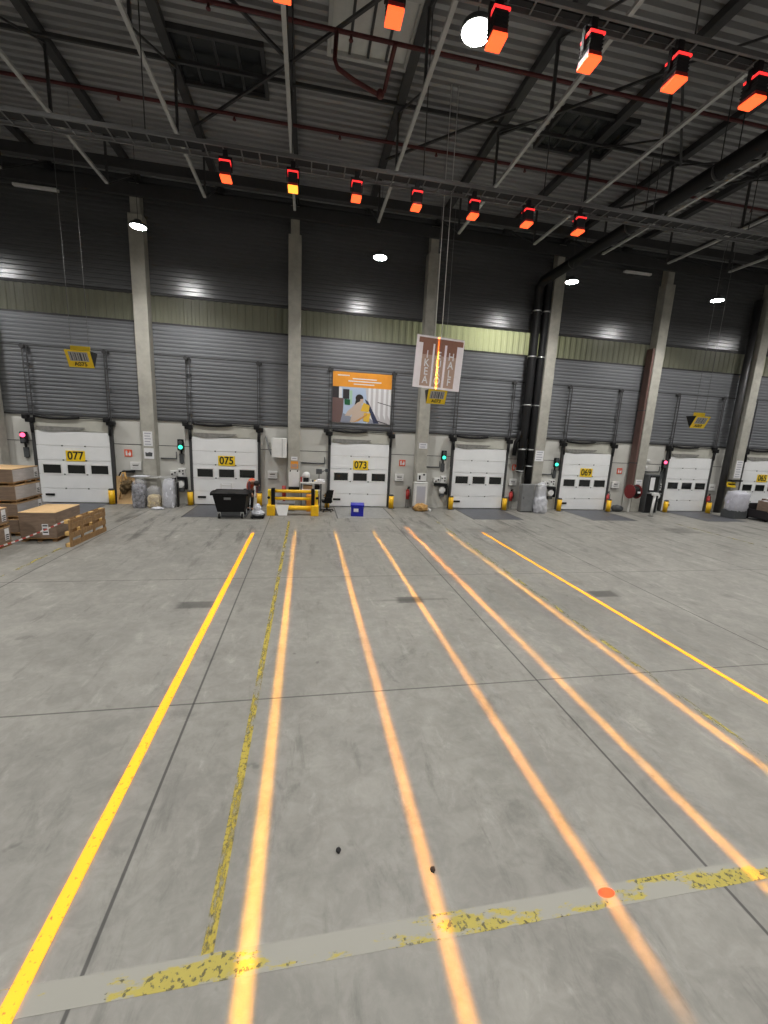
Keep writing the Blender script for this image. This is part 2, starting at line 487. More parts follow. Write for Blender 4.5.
# ------------------------------------------------------------------ dock doors
DW, DH = 2.71, 2.93
DX = [-11.96, -6.05, -0.13, 5.77, 11.62, 17.88, 22.8]
NUM = ['077', '075', '073', None, '069', None, '065']
DL = ['white sectional dock door numbered 077', 'white sectional dock door numbered 075', 'white sectional dock door numbered 073 under the poster',
      'white unnumbered dock door between doors 073 and 069', 'white sectional dock door numbered 069', 'white unnumbered dock door right of door 069',
      'white sectional dock door numbered 065 behind the dark cart']
def make_door():
    d = thing('door_1', DL[0], 'door', (0, 0, 0), None, 'structure')
    h = DH / 5
    for i in range(5):
        b = B(); b.box(-DW / 2, DW / 2, -0.14, -0.07, 0.03 + i * h, 0.03 + (i + 1) * h - 0.012, 0.006)
        b.build('leaf_section', 'white', d)
    for i in range(1, 5):
        for x in (-0.42, 0.42):
            b = B(); b.box(x - 0.03, x + 0.03, -0.155, -0.14, i * h + 0.0, i * h + 0.05, 0.004)
            b.build('hinge', 'dgrey', d)
    for x in (-0.86, 0.03, 0.90):
        z0, z1 = 1.24, 1.59
        b = B()
        b.box(x - 0.37, x + 0.37, -0.152, -0.14, z0 - 0.05, z0, 0.003); b.box(x - 0.37, x + 0.37, -0.152, -0.14, z1, z1 + 0.05, 0.003)
        b.box(x - 0.37, x - 0.32, -0.152, -0.14, z0, z1, 0.003); b.box(x + 0.32, x + 0.37, -0.152, -0.14, z0, z1, 0.003)
        f = b.build('window_frame', 'whitepl', d)
        b = B(); b.box(x - 0.32, x + 0.32, -0.146, -0.1405, z0, z1); b.build('window_pane', 'glass', f)
    b = B(); b.box(-1.2, -0.86, -0.165, -0.14, 0.30, 0.39, 0.01); b.box(-1.14, -1.0, -0.185, -0.165, 0.325, 0.365, 0.005); b.build('pull_handle', 'black', d)
    for s in (-1, 1):
        b = B(); x = s * (DW / 2 + 0.06)
        b.box(x - 0.055, x + 0.055, -0.17, 0, 0.0, 3.3, 0.01); b.build('jamb_seal', 'dsteel', d)
        b = B()
        for dx in ((-0.05, 0.10) if s < 0 else (-0.06, 0.03)):
            b.box(s * 1.44 + dx - 0.013, s * 1.44 + dx + 0.013, -0.15, -0.11, 3.3, 6.12)
        for z in (3.9, 4.7, 5.5): b.box(s * 1.44 - 0.07, s * 1.44 + 0.13, -0.13, -0.03, z, z + 0.025)
        b.build('lift_track', 'trackst', d)
        b = B(); b.cyl((s * 1.44 - 0.03, -0.2, 6.14), (s * 1.44 - 0.03, -0.06, 6.14), 0.085, 14); b.box(s * 1.44 - 0.10, s * 1.44 + 0.13, -0.1, -0.03, 6.09, 6.17)
        b.build('cable_pulley', 'dsteel', d)
        b = B(); b.box(s * 1.45 - 0.15, s * 1.45 + 0.15, -0.26, -0.02, 3.26, 3.46, 0.03); b.box(s * 1.45 - 0.24, s * 1.45 - 0.02, -0.3, -0.1, 3.38, 3.56, 0.04)
        b.cyl((s * 1.40, -0.18, 2.85), (s * 1.42, -0.18, 3.3), 0.06, 8)
        b.build('roller_bracket', 'black', d)
    b = B(); b.box(-DW / 2 - 0.02, DW / 2 + 0.02, -0.12, 0, 2.97, 3.46, 0.01); b.build('header_panel', 'header', d)
    b = B(); pr = []
    n = 14
    for i in range(n + 1):
        t = i / n; pr.append((-DW / 2 + 0.08 + t * 1.75, 3.10 - 0.26 * math.sin(PI * min(1, t * 1.02 + 0.0)) ** 0.6 * (0.75 + 0.25 * math.cos(5 * t))))
    b.prism(pr + [(-DW / 2 + 1.83, 3.13), (-DW / 2 + 0.08, 3.13)], -0.165, -0.142, 'y'); b.build('sagging_seal', 'seal', d)
    b = B()
    b.tube([(-1.3 + 0.1 * i, -0.17, 3.52 - 0.06 * math.sin(PI * i / 16)) for i in range(17)], 0.055, 8)
    b.tube([(0.25, -0.15, 3.5), (1.3, -0.15, 3.49)], 0.022, 6)
    b.build('rubber_roll', 'black', d)
    return d
door = make_door()
doors = [door]
door.obj.location = (DX[0], 0, 0); door.matrix_world_store = (DX[0], 0, 0)
for k in range(1, 7): doors.append(dup(door, (DX[k], 0, 0), DL[k]))
for k, d in enumerate(doors):
    d.obj.name = 'door_%d' % (k + 1)
    if NUM[k]:
        x = DX[k] + 0.04
        b = B(); b.box(x - 0.35, x + 0.35, -0.155, -0.141, 1.75, 2.18, 0.003)
        s = b.build('number_sign', 'signy', d)
        text('sign_digits', NUM[k], 0.46, 'ink', s, (x, -0.158, 1.965), sx=0.86, bold=0.010)
# notice on door 077 for jobs done by hand: small grey sticker on the right lower section
# dock levellers
LL = ['dark steel dock leveller plate at door 077', 'dark steel dock leveller plate at door 075', 'pale worn dock leveller plate at door 073', 'dark steel dock leveller plate at the unnumbered door after 073',
      'dark steel dock leveller plate at door 069', 'dark steel dock leveller plate at the unnumbered door after 069', 'dark steel dock leveller plate at door 065']
for k, x in enumerate(DX):
    t = thing('dock_leveller', LL[k], 'dock leveller', (x, -1.5, 0), 'dock levellers set in the floor')
    w0, w1 = (-1.14, 1.14)
    b = B(); b.box(x + w0, x + w1, -2.75, -0.28, 0.0, 0.005); b.build('deck_plate', 'levlight' if k == 2 else 'lev', t)
    for xa in (x + w0 - 0.05, x + w1):
        b = B(); b.box(xa, xa + 0.05, -2.8, -0.2, 0, 0.004); b.build('edge_strip', 'dsteel', t)
    b = B(); b.box(x + w0, x + w1, -0.28, -0.171, 0, 0.008); b.build('front_lip', 'dgrey', t)

# bollards
bol = None
BL = [('right jamb of door 077', -10.62, -0.30), ('left jamb of door 075', -7.52, -0.30), ('right jamb of door 075', -4.62, -0.30), ('left jamb of door 073 behind the office chair', -1.62, -0.42),
      ('right jamb of door 073', 1.39, -0.42), ('left jamb of the unnumbered door after 073', 4.34, -0.45), ('right jamb of the unnumbered door after 073', 7.14, -0.45),
      ('left jamb of door 069', 10.12, -0.5), ('right jamb of door 069', 12.98, -0.5), ('left jamb of the unnumbered door after 069', 16.5, -0.45), ('right jamb of the unnumbered door after 069', 19.1, -0.6)]
for lab, x, y in BL:
    lab = 'yellow steel bollard at the ' + lab
    if bol is None:
        bol = thing('bollard', lab, 'bollard', (x, y, 0), 'yellow door bollards')
        b = B(); b.cyl((x, y, 0.015), (x, y, 0.60), 0.115, 20); b.build('post', 'yellow', bol)
        b = B(); b.cyl((x, y, 0.60), (x, y, 0.66), 0.118, 20, 0.09); b.build('top_cap', 'dsteel', bol)
        b = B(); b.box(x - 0.15, x + 0.15, y - 0.15, y + 0.13, 0, 0.015, 0.003); b.build('base_plate', 'dsteel', bol)
    else:
        dup(bol, (x, y, 0), lab)

# ------------------------------------------------------------------ roof trusses and services
TX = [-11.9 - 0.02, -8.95, -6.0, -3.07, -0.12, 2.92, 6.0, 9.0, 12.05, 15.1, 18.2, 21.3, -14.9]
ZB, ZT = 10.95, 12.50
tr = None
for i, x in enumerate(sorted(TX)):
    lab = 'steel lattice roof truss, number %d from the left end' % (i + 1)
    lab = ['first', 'second', 'third', 'fourth', 'fifth', 'sixth', 'seventh', 'eighth', 'ninth', 'tenth', 'eleventh', 'twelfth', 'thirteenth'][i] + ' steel roof truss counted from the left, running towards the dock wall'
    if tr is None:
        tr = thing('roof_truss', lab, 'roof truss', (x, 0, ZB), 'roof trusses', 'structure')
        b = B(); b.box(x - 0.045, x + 0.045, -26, -2.9, ZB - 0.04, ZB + 0.03); b.build('bottom_chord', 'steel', tr)
        b = B(); b.box(x - 0.11, x + 0.11, -26, -0.1, ZT - 0.09, ZT + 0.1); b.build('top_chord', 'dsteel', tr)
        ys = [-24.2 + 3.05 * k for k in range(8)]
        for y in ys:
            b = B(); b.bar((x, y, ZB), (x, y, ZT - 0.05), 0.06, 0.06); b.build('upright', 'dsteel', tr)
        for k, y in enumerate(ys):
            y2 = y + 3.05 if k < 7 else -0.4
            b = B(); b.bar((x + 0.03, y, ZB if k < 7 else ZB), (x + 0.03, y2, ZT - 0.05), 0.04, 0.04); b.build('diagonal', 'dsteel', tr)
    else:
        dup(tr, (x, 0, ZB), lab)
# cross beams (along x) tying the top chords, and thin wind braces
b0 = None
for lab, y, z, w in (('near the dock wall', -2.75, 11.6, 0.22), ('above the far cable tray', -6.2, 12.42, 0.07), ('above the near cable tray', -12.0, 12.42, 0.07)):
    b = B(); b.box(X0, X1, y - w / 2, y + w / 2, z - w * 0.7, z + w * 0.7, 0.01)
    tag(b.build('cross_beam', 'dsteel'), 'dark steel cross beam ' + lab, 'beam', 'roof cross beams', 'structure')
b = B(); b.box(X0, X1, -5.75, -5.62, 10.86, 10.96, 0.005); tag(b.build('tie_beam', 'steel'), 'slim pale steel tie across the truss bottoms by the far cable tray', 'beam', None, 'structure')
b = B(); b.box(X0, X1, -0.60, -0.45, 11.7, 12.1, 0.01); tag(b.build('eaves_beam', 'dsteel'), 'dark steel eaves beam along the top of the dock wall', 'beam', None, 'structure')
BR = [((-6, -10.2, 12.3), (-3.07, -7.0, 12.3)), ((-3.07, -7.0, 12.3), (-0.12, -10.2, 12.3)), ((2.92, -6.0, 12.3), (6.0, -9.2, 12.3)), ((-0.12, -4.0, 12.3), (2.92, -7.0, 12.3)),
      ((6.0, -9.2, 12.3), (9.0, -6.2, 12.3)), ((-6, -4.0, 12.3), (-3.07, -7.0, 12.3)), ((9.0, -3.5, 12.3), (12.05, -6.5, 12.3))]
for i, (p, q) in enumerate(BR):
    b = B(); b.bar(p, q, 0.06, 0.06)
    tag(b.build('wind_brace', 'dsteel'), ['thin dark wind brace left of the pale skylight', 'thin dark wind brace above the pale skylight', 'thin dark wind brace under the dark skylight', 'thin dark wind brace above the hanging pallet board wires',
        'thin dark wind brace right of the dark skylight', 'thin dark wind brace behind the leftmost red projector', 'thin dark wind brace by the black roof drain pipes'][i], 'brace', 'roof wind braces', 'structure')

# sprinkler mains
for lab, y in (('far dark-red sprinkler pipe just under the deck', -5.0), ('near dark-red sprinkler pipe under the deck beside the round lamp', -8.25)):
    b = B(); b.cyl((X0, y, 12.2), (X1, y, 12.2), 0.045, 10)
    t = thing('sprinkler_pipe', lab, 'pipe', (0, y, 12.2), 'sprinkler mains')
    b.build('main_pipe', 'dred', t)
    for k in range(-3, 6):
        b = B(); b.cyl((k * 3 + 1.3, y, 12.08), (k * 3 + 1.3, y, 12.16), 0.03, 8); b.cyl((k * 3 + 1.3, y, 12.06), (k * 3 + 1.3, y, 12.08), 0.05, 8); b.build('sprinkler_nozzle', 'dred', t)
# red pipe drop by the pale skylight
t = thing('sprinkler_branch', 'dark red sprinkler branch pipe with bend under the pale skylight', 'pipe', (-1.0, -8.3, 11.5))
b = B(); b.tube([(-2.02, -8.25, 12.2), (-2.05, -8.25, 11.65), (-1.98, -8.25, 11.5), (-1.6, -8.1, 11.44), (-1.02, -7.9, 11.4), (-0.86, -7.95, 11.45), (-0.83, -8.3, 11.6), (-0.80, -8.9, 11.7)], 0.05, 8); b.build('branch_pipe', 'dred', t)
b = B(); b.blob((-0.95, -7.92, 11.4), (0.10, 0.10, 0.10), 0.05, 2, 1, False, 2); b.build('coupling', 'dred', t)

# skylights
def skylight(lab, x0, x1, y0, y1, glz):
    z = ZR - 0.075
    t = thing('skylight', lab, 'skylight', ((x0 + x1) / 2, (y0 + y1) / 2, z), 'rooflights in the deck', 'structure')
    b = B()
    for a in ((x0 - 0.1, x1 + 0.1, y0 - 0.1, y0), (x0 - 0.1, x1 + 0.1, y1, y1 + 0.1), (x0 - 0.1, x0, y0, y1), (x1, x1 + 0.1, y0, y1)): b.box(a[0], a[1], a[2], a[3], z - 0.16, z + 0.02, 0.01)
    b.build('curb', 'steel' if glz == 'opal' else 'dsteel', t)
    b = B(); b.box(x0, x1, y0, y1, z - 0.06, z - 0.03); b.build('glazing', glz, t)
    for k in range(1, 4):
        xx = x0 + (x1 - x0) * k / 4
        b = B(); b.box(xx - 0.03, xx + 0.03, y0, y1, z - 0.10, z - 0.06); b.build('glazing_bar', 'dsteel', t)
skylight('pale opal skylight above the red sprinkler branch', -2.1, -0.3, -8.9, -7.25, 'opal')
skylight('black night-dark skylight right of the board wires', 4.4, 6.6, -7.0, -5.5, 'darkglz')
skylight('black night-dark skylight left of the pale one', -6.0, -3.8, -6.9, -5.4, 'darkglz')

# cable trays carrying the projectors
for lab, y, z in (('long steel cable ladder with rungs carrying the far row of projectors', -9.0, 9.2), ('long steel cable ladder carrying the near row of projectors', -13.05, 9.3)):
    t = thing('cable_tray', lab, 'cable tray', (0, y, z), 'overhead cable ladders')
    tw = 0.42 if y > -10 else 0.20
    for dy in (-0.03, tw):
        b = B(); b.box(-16, 24, y + dy - 0.02, y + dy + 0.02, z - 0.035, z + 0.035); b.build('side_rail', 'traysteel', t)
    b = B(); n = 110
    for k in range(n): b.box(-16 + k * 40 / n, -16 + k * 40 / n + 0.025, y - 0.01, y + tw - 0.02, z - 0.03, z - 0.012)
    b.build('rungs', 'traysteel', t).obj['kind'] = 'stuff'
    b = B(); b.box(-16, 24, y + 0.04, y + tw * 0.6, z - 0.012, z + 0.02); b.build('cables', 'black', t)
    for x in sorted(TX):
        if -16 < x < 24:
            b = B(); b.cyl((x + 0.12, y + 0.2, z), (x + 0.12, y + 0.2, ZT), 0.012, 6); b.build('hanger_rod', 'dsteel', t)

# black drain pipes: up the wall beside the column, then out along the roof
for lab, x, z, r in (('left black drain pipe bending out under the roof', 7.80, 10.45, 0.20), ('right black drain pipe bending out under the roof', 8.26, 10.75, 0.17)):
    t = thing('drain_pipe', lab, 'pipe', (x, -0.45, 0), 'black drain pipes')
    x2 = x - 0.12
    pts = [(x + 0.02, -0.38, 1.9 if r > 0.18 else 0.9)] + [(x, -0.38, zz) for zz in (4, 7, 9.2, z - 0.75)] + [(x2 + 0.08, -0.44, z - 0.4), (x2, -0.62, z - 0.13), (x2, -0.95, z), (x2, -3, z), (x2, -26, z + 0.1)]
    b = B(); b.tube(pts, r, 14); b.build('pipe_run', 'black', t)
    for zz in (1.95, 3.0, 5.1, 7.3, 9.3) if r > 0.18 else (2.2, 3.0, 5.1, 7.3, 9.3):
        b = B(); b.cyl((x, -0.38, zz), (x, -0.38, zz + 0.05), r + 0.014, 16); b.box(x - r * 0.5, x + r * 0.5, -0.2, -0.04, zz, zz + 0.05); b.build('pipe_clamp', 'chrome', t)
    if r > 0.18:
        b = B(); b.tube([(7.66, -0.36, 3.9), (7.62, -0.34, 3.6), (7.50, -0.25, 3.35), (7.48, -0.24, 2.7)], 0.10, 10); b.build('branch_stub', 'black', t)
    for yy in (-3, -6, -9):
        b = B(); b.cyl((x2, yy, z), (x2, yy, ZT), 0.014, 6); b.cyl((x2, yy - 0.03, z), (x2, yy + 0.03, z), r + 0.012, 16); b.build('pipe_hanger', 'dsteel', t)
# linear fittings, unlit
for lab, x, z in (('unlit strip light high on the wall left of the first lamp', -12.3, 11.6), ('unlit strip light high on the wall right of the third lamp', 12.75, 11.48)):
    t = thing('strip_light', lab, 'strip light', (x, -0.4, z), 'unlit strip lights')
    b = B(); b.box(x - 0.7, x + 0.7, -0.45, -0.33, z - 0.045, z + 0.045, 0.015); b.build('diffuser', 'whitepl', t)
    b = B(); b.box(x - 0.72, x + 0.72, -0.33, -0.27, z - 0.03, z + 0.05, 0.005); b.build('backing_tray', 'steel', t)
    b = B(); b.box(x - 0.4, x - 0.36, -0.27, -0.04, z, z + 0.03); b.box(x + 0.36, x + 0.4, -0.27, -0.04, z, z + 0.03); b.build('wall_arm', 'dsteel', t)

# ------------------------------------------------------------------ high-bay lamps
lensm = emit('lamp_lens', (1.0, 0.97, 0.92, 1), 170)
LAMP_W = 190
lampd = bpy.data.lights.new('high_bay', 'AREA'); lampd.shape = 'DISK'; lampd.size = 0.42; lampd.energy = LAMP_W; lampd.spread = math.radians(135); lampd.color = (1.0, 0.985, 0.95)
LZ = 9.62
lamp = None
seen = {(-7.97, -3.3): 'round lit high-bay lamp in front of the column between doors 077 and 075', (-0.07, -3.3): 'round lit high-bay lamp above the poster', (7.53, -3.3): 'round lit high-bay lamp beside the black drain pipes',
        (14.35, -3.3): 'round lit high-bay lamp furthest towards door 065', (-0.07, -12.03): 'big round lit high-bay lamp beside the near red projectors'}
for y in (-3.3, -12.03, -20.7, -29.4):
    for x in (-23.4, -15.7, -7.97, -0.07, 7.53, 14.35, 22.0, 29.6):
        if x < -20 and y < -13: continue
        lab = seen.get((x, y), 'round lit high-bay lamp of the hall grid outside the view')
        if lamp is None:
            lamp = thing('high_bay_lamp', lab, 'lamp', (x, y, LZ), 'round high-bay lamps')
            b = B(); b.cyl((x, y, LZ + 0.01), (x, y, LZ + 0.09), 0.25, 32, 0.24); b.cyl((x, y, LZ + 0.09), (x, y, LZ + 0.2), 0.15, 24, 0.11); b.build('housing', 'dgrey', lamp)
            b = B(); b.cyl((x, y, LZ), (x, y, LZ + 0.012), 0.225, 32); b.build('lens', lensm, lamp)
            b = B(); b.cyl((x, y, LZ + 0.2), (x, y, 12.6), 0.009, 6); b.build('hanging_cable', 'dsteel', lamp)
            lampn = lamp
        else:
            lampn = dup(lamp, (x, y, LZ), lab)
        lo = bpy.data.objects.new('high_bay_light', lampd); C.objects.link(lo); lo.location = (x, y, LZ - 0.012)

# outdoor yard floodlight that shows through the daylight band
yd = bpy.data.lights.new('yard_flood', 'AREA'); yd.energy = 170; yd.size = 1.2; yd.size_y = 0.5; yd.shape = 'RECTANGLE'; yd.color = (1, 1, 0.85)
yo = bpy.data.objects.new('yard_flood', yd); C.objects.link(yo); yo.location = (6.0, 2.6, 8.3); yo.rotation_euler = (PI / 2, 0, PI); yo.rotation_euler = (-PI / 2, 0, 0)

# ------------------------------------------------------------------ line projectors
glow = emit('projector_glow_red', (1.0, 0.085, 0.02, 1), 2.4)
glowo = emit('projector_glow_orange', (1.0, 0.30, 0.03, 1), 2.4)
spill = emit('projector_spill_red', (1.0, 0.03, 0.03, 1), 1.6)  # glowing edges paint the red light spilling onto the bracket
hood = mat('projector_hood_red', (0.30, 0.012, 0.012, 1), 0.5)
LX = [-4.307 + 1.382 * k for k in range(7)]
ORD = ['first', 'second', 'third', 'fourth', 'fifth', 'sixth', 'seventh']

def line_light(name, x, y, z, ya, yb, width, blur, col, energy, fade_a=0.15, fade_b=0.15):
    """a real spot whose slide lets one narrow line through, from floor y=ya to y=yb"""
    l = bpy.data.lights.new(name, 'SPOT')
    l.energy = 260; l.color = (1, 1, 1); l.shadow_soft_size = 0.01; l.spot_blend = 0.0
    ang = max(abs(math.atan((ya - y) / z)), abs(math.atan((yb + (fade_b if fade_b > 2 else 0) - y) / z))) + 0.06
    l.spot_size = 2 * ang
    l.use_nodes = True
    nt = l.node_tree; N, L = nt.nodes, nt.links
    em = N.get('Emission') or N.new('ShaderNodeEmission')
    tc = N.new('ShaderNodeTexCoord'); sp = N.new('ShaderNodeSeparateXYZ')
    L.new(tc.outputs['Normal'], sp.inputs[0])
    def mth(op, a, b=None):
        n = N.new('ShaderNodeMath'); n.operation = op
        for i, v in enumerate((a, b)):
            if v is None: continue
            if hasattr(v, 'links'): L.new(v, n.inputs[i])
            else: n.inputs[i].default_value = v
        return n.outputs[0]
    def step(v, a, bb):
        r = N.new('ShaderNodeMapRange'); r.interpolation_type = 'SMOOTHSTEP'; L.new(v, r.inputs[0]); r.inputs[1].default_value = a; r.inputs[2].default_value = bb
        return r.outputs[0]
    az = mth('ABSOLUTE', sp.outputs[2])
    u = mth('MULTIPLY', mth('DIVIDE', sp.outputs[0], az), z)      # metres sideways on the floor
    w = mth('MULTIPLY', mth('DIVIDE', sp.outputs[1], az), z)      # metres along on the floor
    across = step(mth('ABSOLUTE', u), width + blur, max(0.0, width - blur))
    al = mth('MULTIPLY', step(w, (ya - y) - fade_a, (ya - y) + fade_a), step(w, (yb - y) + fade_b, (yb - y) - fade_b))
    k = mth('MULTIPLY', across, al)
    k = mth('MULTIPLY', mth('DIVIDE', k, mth('POWER', az, 2.6)), energy)
    em.inputs['Color'].default_value = col
    L.new(k, em.inputs['Strength'])
    o = bpy.data.objects.new(name, l); C.objects.link(o)
    o.location = (x, y, z)
    return o

def projector(x, y, z, lab, group, g, proto=None):
    t = thing('line_projector', lab, 'projector', (x, y, z), group)
    b = B(); b.box(x - 0.095, x + 0.095, y - 0.12, y + 0.12, z - 0.03, z + 0.20, 0.015)
    for k in range(4): b.box(x - 0.102, x + 0.102, y - 0.128, y + 0.128, z + 0.01 + k * 0.045, z + 0.022 + k * 0.045)
    b.build('housing', 'trous', t)
    b = B(); b.box(x - 0.10, x + 0.10, y - 0.125, y + 0.125, z - 0.075, z - 0.02, 0.008); b.build('lens_collar', hood, t)
    b = B(); b.box(x - 0.105, x + 0.105, y - 0.13, y + 0.13, z - 0.115, z - 0.07, 0.01); b.build('lens_window', g, t)
    b = B(); b.box(x - 0.105, x + 0.105, y - 0.135, y - 0.122, z + 0.175, z + 0.205, 0.004); b.box(x - 0.112, x - 0.098, y - 0.135, y + 0.10, z + 0.175, z + 0.205, 0.004); b.box(x + 0.098, x + 0.112, y - 0.135, y + 0.10, z + 0.175, z + 0.205, 0.004); b.build('painted_spill', spill, t)
    b = B(); b.box(x - 0.135, x - 0.115, y - 0.03, y + 0.03, z + 0.05, z + 0.30); b.box(x + 0.115, x + 0.135, y - 0.03, y + 0.03, z + 0.05, z + 0.30); b.box(x - 0.135, x + 0.135, y - 0.03, y + 0.03, z + 0.28, z + 0.31); b.box(x - 0.05, x + 0.05, y - 0.04, y + 0.04, z + 0.31, z + 0.43, 0.01)
    b.build('yoke', 'black', t)
    return t

for k, x in enumerate(LX):
    projector(x, -8.93, 8.72, 'small red-glowing line projector, %s of seven in the far row' % ORD[k], 'line projectors of the far row', glowo if k == 1 else glow)
for k in range(1, 7):
    lab = 'larger red-glowing line projector of the near row, ' + ['', 'out of view', 'cut by the top edge of the view', 'right beside the big round lamp', 'with a pale side, next after the lamp', 'second after the lamp pair', 'nearest the side edge of the view'][k]
    projector(LX[k], -13.1, 8.78, lab, 'line projectors of the near row', glow)

YEL = (1.0, 0.42, 0.0, 1); ORG = (1.0, 0.36, 0.0, 1); YEO = (1.0, 0.40, 0.0, 1); AMB = (1.0, 0.25, 0.0, 1)
EN = 42.0
far_col = [AMB, YEO, YEO, YEO, YEO, YEO, AMB]
for k, x in enumerate(LX):
    yb = -3.1 if k == 4 else -5.05
    line_light('far_line_beam', x, -8.93, 8.58, -11.6, yb, 0.075 if k == 4 else 0.050, 0.04, (1.0, 0.30, 0.0, 1) if k == 4 else far_col[k], EN * (1.0 if k not in (0, 6) else 0.62), 1.2, 3.0 if k == 4 else 0.15)
near_c = [AMB, YEL, ORG, ORG, ORG, ORG, AMB]
near_w = [0.055, 0.055, 0.046, 0.046, 0.046, 0.05, 0.05]
near_e = [-18.6, -19.2, -18.7, -17.55, -18.3, -18.6, -18.6]
for k, x in enumerate(LX):
    line_light('near_line_beam', x, -13.1, 8.64, near_e[k], -10.9, near_w[k], 0.05 if k in (2, 3, 4) else 0.042, near_c[k], EN * (0.62 if k in (0, 6) else 0.9 if k in (2, 3, 4) else 1.0), 0.5 if k == 3 else 0.15, 1.2)

# ------------------------------------------------------------------ floor tape
TY = (0.62, 0.52, 0.10, 1)
tape_z = []
def strip(name, lab, x0, x1, y0, y1, m, z=0.003):
    z += len(tape_z) * 0.0002; tape_z.append(1)
    b = B(); b.box(x0, x1, y0, y1, 0.0005, z)
    tag(b.build(name, m), lab, 'floor tape')
m1 = tape_material('worn_cross_tape', TY, (0.50, 0.49, 0.44, 1), 0.52, 0.56, 1.3, (1, 3, 1))
strip('floor_tape', 'worn yellow tape strip crossing the whole floor in front', -9, 8, -17.16, -17.0, m1)
m2 = tape_material('worn_lane_tape', (0.46, 0.36, 0.05, 1), None, 0.42, 0.54, 2.4, (4, 1, 1))
strip('floor_tape', 'flaking yellow tape running from the barrier down to the cross strip', -3.235, -3.155, -17.0, -3.4, m2)
m3 = tape_material('faint_lane_tape', (0.5, 0.42, 0.08, 1), None, 0.50, 0.60, 2.2, (4, 1, 1))
strip('floor_tape', 'faint scuffed yellow tape beside the sixth light line', 2.74, 2.82, -16.4, -3.2, m3)
strip('floor_tape', 'faint yellow tape along the pallet stacks', -9.2, -9.12, -10.5, -7.0, m3)
strip('floor_tape', 'faint yellow tape in front of the door after 069', 14.25, 14.35, -11, -3.4, m3)
m5 = tape_material('bright_lane_tape', (0.80, 0.50, 0.012, 1), None, 0.28, 0.34, 3.0, (4, 1, 1), 0.08)
strip('floor_tape', 'bright yellow lane tape under the first light line from the left', -4.307 - 0.055, -4.307 + 0.055, -18.2, -5.3, m5)
strip('floor_tape', 'bright yellow lane tape under the seventh light line', 3.985 - 0.045, 3.985 + 0.045, -17.0, -5.1, m5)
b = B(); b.prism([(-0.16 + 0.07 * math.cos(2 * PI * q / 24), -17.06 + 0.038 * math.sin(2 * PI * q / 24)) for q in range(24)], 0.0048, 0.006, 'z')  # orange disc painted in for the beam's bright reflection off the tape
tag(b.build('painted_glint', mat('orange_beam_glint', (0.92, 0.06, 0.004, 1), 0.4)), 'small oval orange painted glint of the beam on the yellow cross tape', 'painted glint')
for lab, x, y in (('small dark scrap on the floor between the second and third light lines', -2.26, -16.42), ('tiny dark scrap beside the third light line', -1.5, -16.69)):
    b = B(); b.blob((x, y, 0.012), (0.022, 0.026, 0.014), 0.4, 2, x, True, 2); tag(b.build('floor_scrap', 'black'), lab, 'scrap', 'dark scraps on the floor')

# ------------------------------------------------------------------ hanging boards
WP = dict(z=ZR - 0.07)
t = thing('hanging_board', 'white hanging board with three brown pallet-type columns', 'sign', (1.26, -6.88, 5.61), None)
bx0, bx1, bz0, bz1, by = 0.53, 1.99, 4.875, 6.345, -6.88
b = B(); b.box(bx0, bx1, by - 0.02, by + 0.02, bz0, bz1, 0.004); panel = b.build('back_panel', 'pinkw', t)
b = B(); b.box(bx0 + 0.07, bx1 - 0.03, by - 0.024, by - 0.02, bz1 - 0.20, bz1 - 0.05); b.build('top_strip', 'brownb', t)
cols = [('tan', bx0 + 0.20, bx0 + 0.51), ('tan', bx0 + 0.57, bx0 + 0.87), ('tan', bx0 + 0.94, bx0 + 1.25)]
for (m_, xa, xb), word in zip(cols, ('IKEA', 'EURO', 'HALF')):
    b = B(); b.box(xa, xb, by - 0.026, by - 0.02, bz0 + 0.06, bz1 - 0.20); c = b.build('text_column', m_, t)
    b = B(); b.box(xa, xb, by - 0.0262, by - 0.02, bz1 - 0.52, bz1 - 0.20); b.build('dark_column_top', 'brownb', t)
    text('column_lettering', '\n'.join(word), 0.30, 'paper', c, ((xa + xb) / 2, by - 0.03, bz0 + 0.59), sx=0.85, bold=0.004, line=0.80)
b = B(); b.cyl((bx0 + 0.01, by, bz1 + 0.0), (bx1 - 0.01, by, bz1 + 0.0), 0.018, 8); b.build('top_bar', 'steel', t)
for dx in (-0.10, 0.10):
    b = B(); b.cyl((1.20 + dx, by, bz1 - 0.02), (1.20 + dx, by, WP['z']), 0.010, 6); b.build('suspension_wire', 'whitepl', t).obj.rotation_euler = (0, -math.radians(2.7), 0)
t.obj.rotation_euler = (0, math.radians(2.7), 0)

